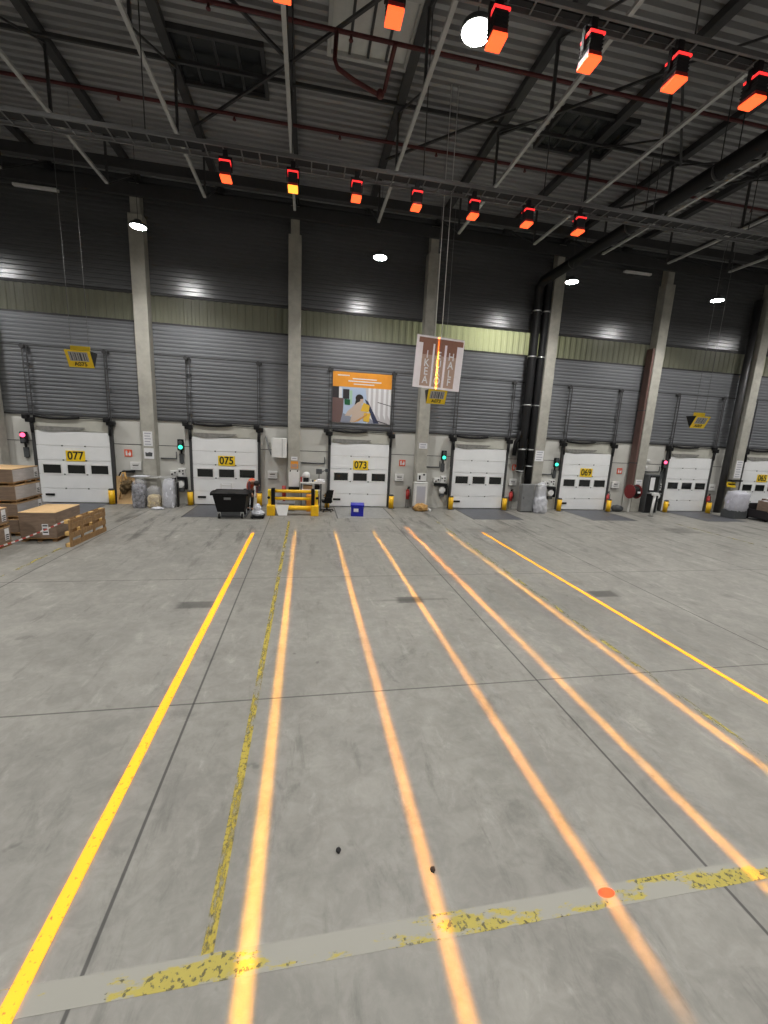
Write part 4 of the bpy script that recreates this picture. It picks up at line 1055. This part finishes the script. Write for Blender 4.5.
# ------------------------------------------------------------------ bending person beside the bin
def skinmesh(name, verts, edges, rad, m_, parent, sub=2, root=0):
    off = Vector(parent.matrix_world_store)
    me = bpy.data.meshes.new(name)
    me.from_pydata([Vector(v) - off for v in verts], edges, [])
    o = bpy.data.objects.new(name, me); C.objects.link(o); o.parent = parent.obj
    md = o.modifiers.new('skin', 'SKIN'); md.use_smooth_shade = True
    sv = me.skin_vertices[0].data
    for i, r in enumerate(rad):
        sv[i].radius = (r, r) if not isinstance(r, tuple) else r
        sv[i].use_root = (i == root)
    s = o.modifiers.new('sub', 'SUBSURF'); s.levels = sub; s.render_levels = sub
    me.materials.append(M[m_])
    return o
PXc, PYc = -4.62, -2.35
t = thing('person', 'person in orange-red vest and dark trousers bending down beside the black container', 'person', (PXc, PYc, 0))
hip = (-4.78, -2.30, 0.88)
V = [hip, (-4.76, -2.36, 1.05), (-4.70, -2.46, 1.22), (-4.62, -2.55, 1.30), (-4.54, -2.62, 1.28), (-4.46, -2.70, 1.20), (-4.43, -2.74, 1.11)]
E = [(0, 1), (1, 2), (2, 3), (3, 4), (4, 5), (5, 6)]
Rr = [0.14, 0.135, 0.15, 0.13, 0.06, 0.095, 0.075]
def limb(pts, rs, frm):
    pv = frm
    for p, r in zip(pts, rs):
        V.append(p); Rr.append(r); E.append((pv, len(V) - 1)); pv = len(V) - 1
    return pv
lL = limb([(-4.86, -2.24, 0.80), (-4.84, -2.36, 0.48), (-4.86, -2.26, 0.10), (-4.82, -2.38, 0.05)], [0.09, 0.062, 0.045, 0.04], 0)
lR = limb([(-4.68, -2.34, 0.80), (-4.66, -2.46, 0.48), (-4.70, -2.38, 0.10), (-4.66, -2.50, 0.05)], [0.09, 0.062, 0.045, 0.04], 0)
aL = limb([(-4.76, -2.62, 1.22), (-4.74, -2.76, 0.98), (-4.62, -2.84, 0.80), (-4.59, -2.86, 0.74)], [0.06, 0.046, 0.032, 0.03], 3)
aR = limb([(-4.48, -2.46, 1.22), (-4.45, -2.62, 0.96), (-4.46, -2.78, 0.78), (-4.46, -2.81, 0.72)], [0.06, 0.046, 0.032, 0.03], 3)
for hnd in (aL, aR):
    h0 = Vector(V[hnd])
    for k in range(4):
        s = (k - 1.5) * 0.018; ln = (0.045, 0.055, 0.052, 0.04)[k]
        limb([tuple(h0 + Vector((s, -0.015, -0.035))), tuple(h0 + Vector((s * 1.1, -0.01, -0.035 - ln * 0.6))), tuple(h0 + Vector((s * 1.1, 0.01, -0.035 - ln)))], [0.009, 0.008, 0.007], hnd)
    limb([tuple(h0 + Vector((0.04, -0.02, -0.005))), tuple(h0 + Vector((0.05, -0.03, -0.04)))], [0.010, 0.008], hnd)
skinmesh('body', V, E, Rr, 'skin', t)
skinmesh('vest', [hip, (-4.76, -2.36, 1.05), (-4.70, -2.46, 1.22), (-4.63, -2.54, 1.30), (-4.59, -2.585, 1.31)], [(0, 1), (1, 2), (2, 3), (3, 4)], [0.15, 0.155, 0.172, 0.15, 0.09], 'hivis', t)
for nm, p in (('left', [(-4.68, -2.56, 1.27), (-4.765, -2.63, 1.21), (-4.745, -2.765, 0.98), (-4.64, -2.83, 0.83)]), ('right', [(-4.58, -2.50, 1.27), (-4.475, -2.465, 1.21), (-4.445, -2.625, 0.96), (-4.457, -2.76, 0.80)])):
    skinmesh('sleeve', p, [(0, 1), (1, 2), (2, 3)], [0.08, 0.076, 0.06, 0.044], 'jacket', t)
skinmesh('trousers', [(-4.77, -2.31, 0.92), (-4.86, -2.24, 0.80), (-4.84, -2.36, 0.48), (-4.86, -2.26, 0.11), (-4.68, -2.34, 0.80), (-4.66, -2.46, 0.48), (-4.70, -2.38, 0.11)], [(0, 1), (1, 2), (2, 3), (0, 4), (4, 5), (5, 6)], [0.155, 0.105, 0.078, 0.062, 0.105, 0.078, 0.062], 'trous', t)
for dx, dy in ((-4.845, -2.31), (-4.685, -2.43)):
    b = B(); b.blob((dx, dy, 0.045), (0.055, 0.13, 0.062), 0.04, 2, 2, True, 3); b.build('shoe', 'black', t)
b = B(); b.blob((-4.455, -2.69, 1.215), (0.118, 0.118, 0.118), 0.08, 3, 6, False, 3); b.build('hair', 'hair', t)
b = B(); b.blob((-4.43, -2.80, 1.10), (0.016, 0.022, 0.02), 0, 2, 1, False, 2); b.build('nose', 'skin', t)
for dx in (-0.03, 0.035):
    b = B(); b.blob((-4.432 + dx, -2.79, 1.135), (0.012, 0.01, 0.009), 0, 2, 1, False, 2); b.build('eye', 'ink', t)
b = B(); b.box(-4.455, -4.405, -2.80, -2.785, 1.06, 1.068); b.build('mouth', 'brown', t)
for dx in (-0.10, 0.10):
    b = B(); b.blob((-4.44 + dx, -2.71, 1.13), (0.014, 0.026, 0.034), 0, 2, 1, False, 2); b.build('ear', 'skin', t)

t.obj.location = (PXc - 0.125, PYc + 1.0, 0)
t = thing('flat_dolly', 'low dark dolly with white sheet waste at the bending person', 'dolly', (-4.6, -2.85, 0))
b = B(); b.box(-4.66, -4.16, -3.08, -2.6, 0.05, 0.10, 0.008); b.build('deck', 'black', t)
for x in (-4.6, -4.22):
    for y in (-3.0, -2.68):
        b = B(); b.cyl((x - 0.02, y, 0.03), (x + 0.02, y, 0.03), 0.03, 12); b.build('caster', 'dgrey', t)
b = B(); b.blob((-4.41, -2.84, 0.20), (0.24, 0.20, 0.13), 0.35, 3, 11, True, 4); b.blob((-4.42, -2.84, 0.38), (0.13, 0.10, 0.18), 0.35, 3, 13, False, 4)
tag(b.build('white_sheeting', 'trashw'), 'white crumpled sheeting on the dark dolly beside the person', 'sheeting')
b = B(); b.bar((-4.70, -1.90, 0.02), (-4.62, -1.85, 1.0), 0.035, 0.035)
tag(b.build('white_pole', 'whitepl'), 'white pole held by the bending person', 'pole')

# ------------------------------------------------------------------ yellow double barrier
t = thing('safety_barrier', 'yellow and black double-rail safety barrier before the column', 'barrier', (-3.1, -2.1, 0))
for s, x in ((-1, -3.95), (1, -2.22)):
    b = B(); b.box(x - 0.17 if s < 0 else x - 0.15, x + 0.15 if s < 0 else x + 0.17, -2.42, -1.98, 0, 0.42, 0.02); b.build('foot_block', 'yellow', t)
    b = B(); b.box(x - 0.06 - s * -0.10, x + 0.06 - s * -0.10, -2.2, -2.0, 0.42, 1.10, 0.01) if False else b.box(x + (-s) * 0.07 - 0.07, x + (-s) * 0.07 + 0.07, -2.25, -2.05, 0.40, 1.10, 0.012); b.build('black_post', 'blackpl', t)
    b = B(); b.box(x + s * 0.08 - 0.06, x + s * 0.08 + 0.06, -2.22, -1.9, 0.40, 1.02, 0.02); b.build('cream_post', 'signy', t)
    b = B(); b.cyl((x + s * 0.10, -2.26, 0.72), (x + s * 0.10, -2.22, 0.72), 0.055, 12); b.build('bolt', 'black', t)
for z in (0.68, 0.98):
    b = B(); b.cyl((-3.84, -2.15, z), (-2.32, -2.15, z), 0.065, 16); b.build('upper_rail', 'yellow', t)
b = B(); b.cyl((-3.82, -2.2, 0.30), (-2.34, -2.2, 0.30), 0.095, 18); b.build('lower_rail', 'yellow', t)
t = thing('draped_bag', 'white sack draped over the lower barrier rail', 'sack', (-3.5, -2.3, 0))
b = B(); b.hull8([(-3.66, -2.42, 0.015), (-3.32, -2.42, 0.015), (-3.32, -2.30, 0.015), (-3.66, -2.30, 0.015)], [(-3.80, -2.34, 0.40), (-3.26, -2.34, 0.40), (-3.26, -2.29, 0.40), (-3.80, -2.29, 0.40)])
b.box(-3.80, -3.26, -2.34, -2.08, 0.395, 0.415, 0.005); b.build('cloth', 'whitepl', t)

# ------------------------------------------------------------------ packing desk behind the barrier
t = thing('packing_desk', 'work desk behind the yellow barrier', 'desk', (-2.3, -0.75, 0))
b = B(); b.box(-2.82, -1.76, -1.0, -0.4, 1.16, 1.21, 0.008); b.build('worktop', 'whitepl', t)
b = B(); b.box(-2.78, -1.95, -0.98, -0.42, 0.86, 0.89, 0.004); b.build('shelf', 'pinkw', t)
for x in (-2.78, -1.92):
    for y in (-0.97, -0.45):
        b = B(); b.box(x - 0.025, x + 0.025, y - 0.025, y + 0.025, 0, 1.16); b.build('leg', 'dgrey', t)
b = B(); b.box(-2.6, -2.0, -0.95, -0.45, 0.25, 0.62, 0.01); b.build('drawer_unit', 'brown', t)
def single(b, name, m_, lab, cat): return tag(b.build(name, m_), lab, cat)
t = thing('helmet', 'white cap-like helmet on the packing desk', 'helmet', (-2.62, -0.7, 1.21))
b = B(); b.blob((-2.57, -0.7, 1.49), (0.17, 0.17, 0.16), 0.05, 2, 2, True, 3); b.build('shell', 'whitepl', t)
b = B(); b.box(-2.70, -2.46, -0.86, -0.55, 1.21, 1.40, 0.02); b.build('block_below', 'black', t)
b = B(); b.box(-2.82, -2.75, -0.85, -0.6, 1.21, 1.42, 0.01); single(b, 'binder', 'red', 'red binder beside the white helmet on the desk', 'binder')
for i, (x, m_) in enumerate(((-2.38, 'whitepl'), (-2.28, 'dgrey'), (-2.18, 'signy'))):
    b = B(); b.cyl((x, -0.75, 1.21), (x, -0.75, 1.33 - 0.02 * i), 0.035, 12); single(b, 'cup', m_, ['white cup on the packing desk', 'dark cup on the packing desk', 'yellow tape roll standing on the packing desk'][i], 'cup')
b = B(); b.box(-2.2, -1.75, -1.0, -0.6, 1.212, 1.27, 0.01); b.blob((-1.95, -0.8, 1.30), (0.18, 0.14, 0.05), 0.3, 3, 2); single(b, 'paper_pile', 'paper', 'loose pile of white papers on the desk end', 'papers')
t = thing('desk_monitor', 'small dark screen on an arm at the desk end', 'screen', (-1.95, -0.55, 1.2))
b = B(); b.box(-2.14, -1.88, -0.62, -0.58, 1.55, 1.78, 0.008); b.build('screen', 'dgrey', t)
b = B(); b.tube([(-2.0, -0.5, 1.21), (-2.0, -0.5, 1.5), (-2.0, -0.57, 1.62)], 0.02, 8); b.tube([(-1.95, -0.55, 1.6), (-1.72, -0.6, 1.74), (-1.62, -0.62, 1.70)], 0.018, 8); b.build('arm', 'mgrey', t)
b = B(); b.box(-1.74, -1.60, -0.66, -0.62, 1.66, 1.80, 0.01); b.build('scanner_head', 'dgrey', t)
b = B(); b.box(-2.7, -2.3, -0.9, -0.5, 0.892, 1.05, 0.01); single(b, 'cardboard_box', 'card', 'brown box on the shelf under the desk top', 'box')
b = B(); b.box(-2.2, -1.97, -0.9, -0.5, 0.892, 1.08, 0.01); single(b, 'printer', 'blackpl', 'black printer on the shelf under the desk top', 'printer')
b = B(); b.box(-2.55, -2.05, -1.45, -1.15, 0.0, 0.72, 0.02); single(b, 'stacked_crate', 'orange', 'orange-brown crate standing between barrier and desk', 'crate')
b = B(); b.box(-3.78, -3.05, -1.4, -0.8, 0.0, 0.34, 0.03); single(b, 'grey_tote', 'mgrey', 'grey tote on the floor behind the barrier', 'tote')
b = B(); b.cyl((-3.55, -0.3, 0.35), (-3.55, -0.3, 0.95), 0.09, 14); b.cyl((-3.55, -0.3, 0), (-3.55, -0.3, 0.35), 0.06, 14); single(b, 'post_extinguisher', 'red', 'red extinguisher on a stand left of the column behind the barrier', 'fire extinguisher')

# office chair
t = thing('office_chair', 'black office chair at the left jamb of door 073', 'chair', (-1.66, -1.34, 0))
cx, cy = -1.66, -1.34
b = B()
for k in range(5):
    a_ = 2 * PI * k / 5 + 0.3; b.bar((cx, cy, 0.09), (cx + 0.28 * math.cos(a_), cy + 0.28 * math.sin(a_), 0.07), 0.04, 0.03)
b.cyl((cx, cy, 0.06), (cx, cy, 0.42), 0.03, 10); b.build('base', 'black', t)
for k in range(5):
    a_ = 2 * PI * k / 5 + 0.3; b = B(); b.cyl((cx + 0.28 * math.cos(a_) - 0.02, cy + 0.28 * math.sin(a_), 0.03), (cx + 0.28 * math.cos(a_) + 0.02, cy + 0.28 * math.sin(a_), 0.03), 0.03, 10); b.build('caster', 'black', t)
b = B(); b.box(cx - 0.24, cx + 0.22, cy - 0.22, cy + 0.22, 0.42, 0.50, 0.03); b.build('seat', 'blackpl', t)
b = B(); b.hull8([(cx - 0.18, cy - 0.20, 0.40), (cx + 0.16, cy - 0.26, 0.40), (cx + 0.16, cy - 0.2, 0.40), (cx - 0.18, cy - 0.14, 0.40)], [(cx - 0.02, cy - 0.25, 0.98), (cx + 0.26, cy - 0.31, 0.98), (cx + 0.26, cy - 0.26, 0.98), (cx - 0.02, cy - 0.20, 0.98)]); b.build('backrest', 'blackpl', t)
for s in (-1, 1):
    b = B(); b.tube([(cx - 0.02, cy + s * 0.24, 0.46), (cx - 0.02, cy + s * 0.26, 0.66), (cx - 0.18, cy + s * 0.26, 0.67)], 0.018, 6); b.tube([(cx - 0.02, cy + s * 0.26, 0.66), (cx + 0.12, cy + s * 0.26, 0.67)], 0.018, 6); b.build('armrest', 'black', t)

# blue crate
t = thing('blue_crate', 'blue plastic crate on the floor before door 073', 'crate', (-0.42, -2.15, 0))
mx = Matrix.Translation((-0.42, -2.12, 0)) @ Matrix.Rotation(-0.12, 4, 'Z')
b = B(); b.box(-0.26, 0.26, -0.27, 0.27, 0.0, 0.44, 0.02, mx); b.build('crate_body', 'blue', t)
b = B(); b.box(-0.29, 0.29, -0.30, 0.30, 0.43, 0.50, 0.015, mx)
for x in (-0.2, 0, 0.2): b.box(x - 0.015, x + 0.015, -0.285, -0.265, 0.03, 0.43, 0.003, mx)
b.build('rim_and_ribs', 'blue', t)
b = B(); b.box(-0.15, 0.05, -0.291, -0.286, 0.2, 0.34, 0.001, mx); b.build('white_label', 'paper', t)

# white column guard + crumpled paper
t = thing('column_guard', 'white plastic guard wrapped round the column between doors 073 and 071', 'column guard', (2.71, -0.6, 0))
b = B(); b.box(2.40, 3.04, -0.72, -0.505, 0, 1.24, 0.04); b.build('guard_shell', 'whitepl', t)
b = B(); b.box(2.52, 2.94, -0.728, -0.72, 0.32, 1.12, 0.004); b.build('grey_panel', 'wrapgrey2', t) if 'wrapgrey2' in M else b.build('grey_panel', mat('lilac_grey_panel', (0.5, 0.5, 0.56, 1), 0.5), t)
b = B(); b.box(2.38, 3.06, -0.73, -0.505, 1.24, 1.31, 0.02); b.build('top_collar', 'whitepl', t)
t = thing('crumpled_paper', 'crumpled brown paper heap at the foot of the white guard', 'paper heap', (2.68, -1.0, 0))
b = B(); b.blob((2.68, -1.0, 0.15), (0.34, 0.2, 0.2), 0.4, 3, 21, True, 4); b.build('kraft_heap', 'kraft', t)
b = B(); b.blob((3.05, -1.0, 0.05), (0.13, 0.12, 0.07), 0.5, 3, 22, True, 3); b.build('white_piece', 'paper', t)
b = B(); b.blob((2.36, -0.98, 0.14), (0.07, 0.06, 0.10), 0.4, 3, 23, True, 3); b.build('dark_piece', 'brown', t)

# grey cabinet + film bag by the black pipes
t = thing('grey_cabinet', 'grey steel cabinet under the black drain pipes', 'cabinet', (7.98, -0.6, 0))
b = B(); b.box(7.74, 8.36, -0.98, -0.62, 0.03, 1.36, 0.01); b.build('carcass', 'mgrey', t)
b = B(); b.box(7.76, 8.34, -0.995, -0.98, 0.06, 1.33, 0.006); d_ = b.build('door', 'mgrey', t)
b = B(); b.box(7.82, 7.85, -1.01, -0.995, 0.65, 0.78, 0.003); b.build('handle', 'dgrey', d_)
b = B(); b.box(7.76, 8.34, -0.96, -0.64, 0.0, 0.03); b.build('plinth', 'black', t)
t = thing('film_bag', 'big whitish film bag on a stand beside the grey cabinet', 'waste bag', (8.62, -1.1, 0))
b = B(); b.blob((8.70, -0.98, 0.62), (0.27, 0.22, 0.86), 0.10, 3, 31, True, 4, 0.5); b.build('film', 'filmh', t)
b = B(); b.blob((8.70, -1.06, 0.36), (0.31, 0.28, 0.5), 0.22, 3, 33, True, 4, 0.3); b.build('sagging_base', 'filmh', t)
b = B(); b.blob((8.70, -1.0, 0.45), (0.22, 0.18, 0.55), 0.2, 3, 35, True, 3); b.build('contents', 'trashw', t)
b = B(); b.tube([(8.42, -0.72, 0), (8.42, -0.72, 1.36), (9.0, -0.72, 1.36), (9.0, -0.72, 0)], 0.02, 8); b.box(8.40, 9.02, -1.15, -0.71, 1.34, 1.38, 0.01); b.build('stand_frame', 'steel', t)

# red-brown box added for the shaded column side, and the hose reel
t = thing('column_side_shade', 'red-brown strip painting the shaded side of the column above the hose reel', 'painted shade', (14.2, -0.28, 0))
b = B(); b.box(14.14, 14.265, -0.50, -0.10, 0.95, 8.2, 0.012); b.build('shade_run', 'brown', t)
b = B(); b.box(14.12, 14.265, -0.50, -0.08, 0, 0.95, 0.012); b.build('shade_foot', 'panel', t)
for z in (2.55, 5.2):
    b = B(); b.box(14.13, 14.27, -0.508, -0.09, z, z + 0.05, 0.004); b.build('shade_strap', 'dsteel', t)
t = thing('hose_reel', 'dark red fire hose reel below the red-brown shade strip', 'hose reel', (14.05, -0.8, 1.14))
rx, ry, rz = 14.05, -0.80, 1.14
b = B(); b.cyl((rx - 0.32, ry - 0.1, rz), (rx - 0.28, ry - 0.1, rz), 0.36, 28); b.cyl((rx + 0.08, ry - 0.1, rz), (rx + 0.12, ry - 0.1, rz), 0.36, 28); b.build('reel_disc', 'reelred', t)
b = B()
for k in range(4): 
    b.cyl((rx - 0.27 + k * 0.09, ry - 0.1, rz), (rx - 0.20 + k * 0.09, ry - 0.1, rz), 0.30, 24)
b.build('wound_hose', 'black', t)
b = B(); b.box(rx - 0.2, rx + 0.2, ry + 0.1, ry + 0.22, rz - 0.05, rz + 0.05); b.cyl((rx - 0.1, ry - 0.1, rz), (rx - 0.1, ry + 0.2, rz), 0.03, 8); b.build('wall_arm', 'dred', t)
b = B(); b.box(rx - 0.16, rx + 0.0, ry - 0.475, ry - 0.46, rz - 0.04, rz + 0.05); b.build('label_plate', 'paper', t)
b = B(); b.blob((13.55, -0.45, 0.16), (0.32, 0.2, 0.2), 0.3, 3, 41, True, 3); single(b, 'rag_heap', 'dgrey', 'dark heap on the floor left of the hose reel', 'heap')

# computer cabinet
t = thing('computer_cabinet', 'dark computer cabinet with white papers beside the column near the hose reel', 'cabinet', (15.15, -0.6, 0))
b = B(); b.box(14.86, 15.62, -0.78, -0.1, 0.02, 2.02, 0.015); b.build('carcass', 'dgrey', t)
b = B(); b.box(14.90, 15.58, -0.795, -0.78, 0.05, 1.02, 0.006); b.build('lower_door', 'black', t)
b = B(); b.box(14.94, 15.50, -0.795, -0.78, 1.15, 1.96, 0.006); gl = b.build('glass_door', 'glass', t)
b = B(); b.box(14.97, 15.24, -0.802, -0.796, 1.22, 1.88, 0.002); b.build('pinned_paper', 'paper', gl)
b = B(); b.box(14.9, 15.58, -1.0, -0.78, 1.04, 1.09, 0.008); b.build('keyboard_shelf', 'mgrey', t)
b = B(); b.box(15.0, 15.3, -0.99, -0.84, 1.092, 1.115, 0.005); single(b, 'keyboard', 'whitepl', 'pale keyboard on the cabinet shelf', 'keyboard')
for i, (x, z) in enumerate(((15.2, 2.34), (15.28, 2.70))):
    b = B(); b.box(x - 0.16, x + 0.16, -0.04, 0, z - 0.06, z + 0.06, 0.006); single(b, 'wall_plate', 'whitepl', ['lower small white plate on the wall above the computer cabinet', 'upper small white plate on the wall above the computer cabinet'][i], 'plate')
t = thing('guard_post', 'white steel guard post before the computer cabinet', 'post', (14.53, -1.7, 0))
b = B(); b.cyl((14.56, -1.6, 0.02), (14.62, -1.6, 1.12), 0.06, 14); b.build('post_tube', 'whitepl', t)
b = B(); b.box(14.46, 14.76, -1.68, -1.54, 1.05, 1.2, 0.02); b.build('head', 'whitepl', t)
b = B(); b.cyl((14.56, -1.6, 0), (14.56, -1.6, 0.02), 0.12, 16); b.build('foot_plate', 'dgrey', t)

# pipe left of the last column
b = B(); b.cyl((20.05, -0.3, 0), (20.05, -0.3, 11), 0.16, 16); single(b, 'drain_downpipe', 'dsteel', 'dark downpipe left of the column beside door 065', 'pipe')

# right edge: wrapped load and dark cart of waste
t = thing('film_roll_load', 'pale film-wrapped load on a dark base at the last column', 'wrapped load', (19.2, -1.9, 0))
b = B(); b.box(19.0, 19.82, -2.1, -1.4, 0.0, 0.42, 0.02); b.build('base_box', 'dgrey', t)
b = B(); b.blob((19.42, -1.78, 0.82), (0.46, 0.36, 0.62), 0.10, 3, 51, True, 4, 0.6); b.build('wrapped_body', 'filmh', t)
b = B(); b.blob((19.42, -1.78, 0.80), (0.43, 0.33, 0.58), 0.10, 3, 52, True, 3, 0.6); b.build('contents', mat('lilac_foil', (0.52, 0.50, 0.62, 1), 0.4, 0, 0.1, 5), t)
t = thing('waste_cart', 'dark low cart heaped with cartons before door 065', 'cart', (21.2, -2.3, 0))
b = B()
for bx in ((19.95, 22.6, -2.95, -2.9, 0.14, 0.50), (19.95, 22.6, -1.75, -1.7, 0.14, 0.80), (19.95, 20.0, -2.9, -1.75, 0.14, 0.55), (22.55, 22.6, -2.9, -1.75, 0.14, 0.55), (19.95, 22.6, -2.9, -1.75, 0.12, 0.18)): b.box(*bx, 0.008)
b.build('tray', 'trous', t)
b = B(); b.box(20.15, 21.2, -2.99, -2.95, 0.2, 0.48, 0.01); b.build('brown_side_board', 'brown', t)
for x in (20.15, 22.4):
    for y in (-2.8, -1.85):
        b = B(); b.cyl((x - 0.03, y, 0.08), (x + 0.03, y, 0.08), 0.08, 14); b.build('wheel', 'black', t)
for i in range(6):
    x = 20.35 + 0.36 * i; z = 0.19
    mx = Matrix.Translation((x, -2.35 + 0.12 * (i % 3 - 1), z)) @ Matrix.Rotation(0.06 * (i % 3 - 1), 4, 'Z')
    b = B(); b.box(-0.14, 0.14, -0.28, 0.28, 0, 0.82 + 0.08 * (i % 2), 0.008, mx)
    o = b.build('carton', 'brown' if i % 2 else 'wrapbox'); tag(o, '%s flattened carton in the dark cart counted from the wrapped load' % ORD[i], 'carton', 'cartons in the dark cart')
    b = B(); b.box(-0.13, 0.13, -0.22, 0.1, 0.82 + 0.08 * (i % 2), 0.835 + 0.08 * (i % 2), 0.002, mx)
    tag(b.build('white_sheet', 'paper'), 'white sheet lying on the %s carton in the dark cart' % ORD[i], 'paper', 'sheets on the cart cartons')
t = thing('tool_hanger', 'yellow and black tool holder on the last column', 'tool holder', (20.2, -0.7, 1.6))
b = B(); b.box(20.08, 20.40, -0.72, -0.5, 1.55, 1.75, 0.02); b.box(20.0, 20.25, -0.9, -0.6, 1.48, 1.58, 0.02); b.build('yellow_body', 'signy', t)
b = B(); b.box(20.1, 20.75, -0.8, -0.5, 1.80, 1.88, 0.01); b.box(20.05, 20.3, -0.8, -0.6, 1.62, 1.68, 0.01); b.build('black_bracket', 'black', t)

# ------------------------------------------------------------------ camera (solved from the photograph's vanishing points)
cam = bpy.data.cameras.new('camera')
cam.sensor_fit = 'HORIZONTAL'; cam.sensor_width = 36.0; cam.lens = 36.0 * 414.581 / 768.0
cam.clip_end = 200
co = bpy.data.objects.new('camera', cam); C.objects.link(co)
yaw, pitch, roll = 0.1898, -0.1913, 0.0483
cy_, sy_, cp_, sp_, cr_, sr_ = math.cos(yaw), math.sin(yaw), math.cos(pitch), math.sin(pitch), math.cos(roll), math.sin(roll)
fwd = Vector((sy_ * cp_, cy_ * cp_, sp_)); rt = Vector((cy_, -sy_, 0)); up = rt.cross(fwd)
r2 = rt * cr_ + up * sr_; u2 = -rt * sr_ + up * cr_
mw = Matrix((r2, u2, -fwd)).transposed().to_4x4(); mw.translation = Vector((-2.5681, -19.3527, 3.5531))
co.matrix_world = mw
SC.camera = co
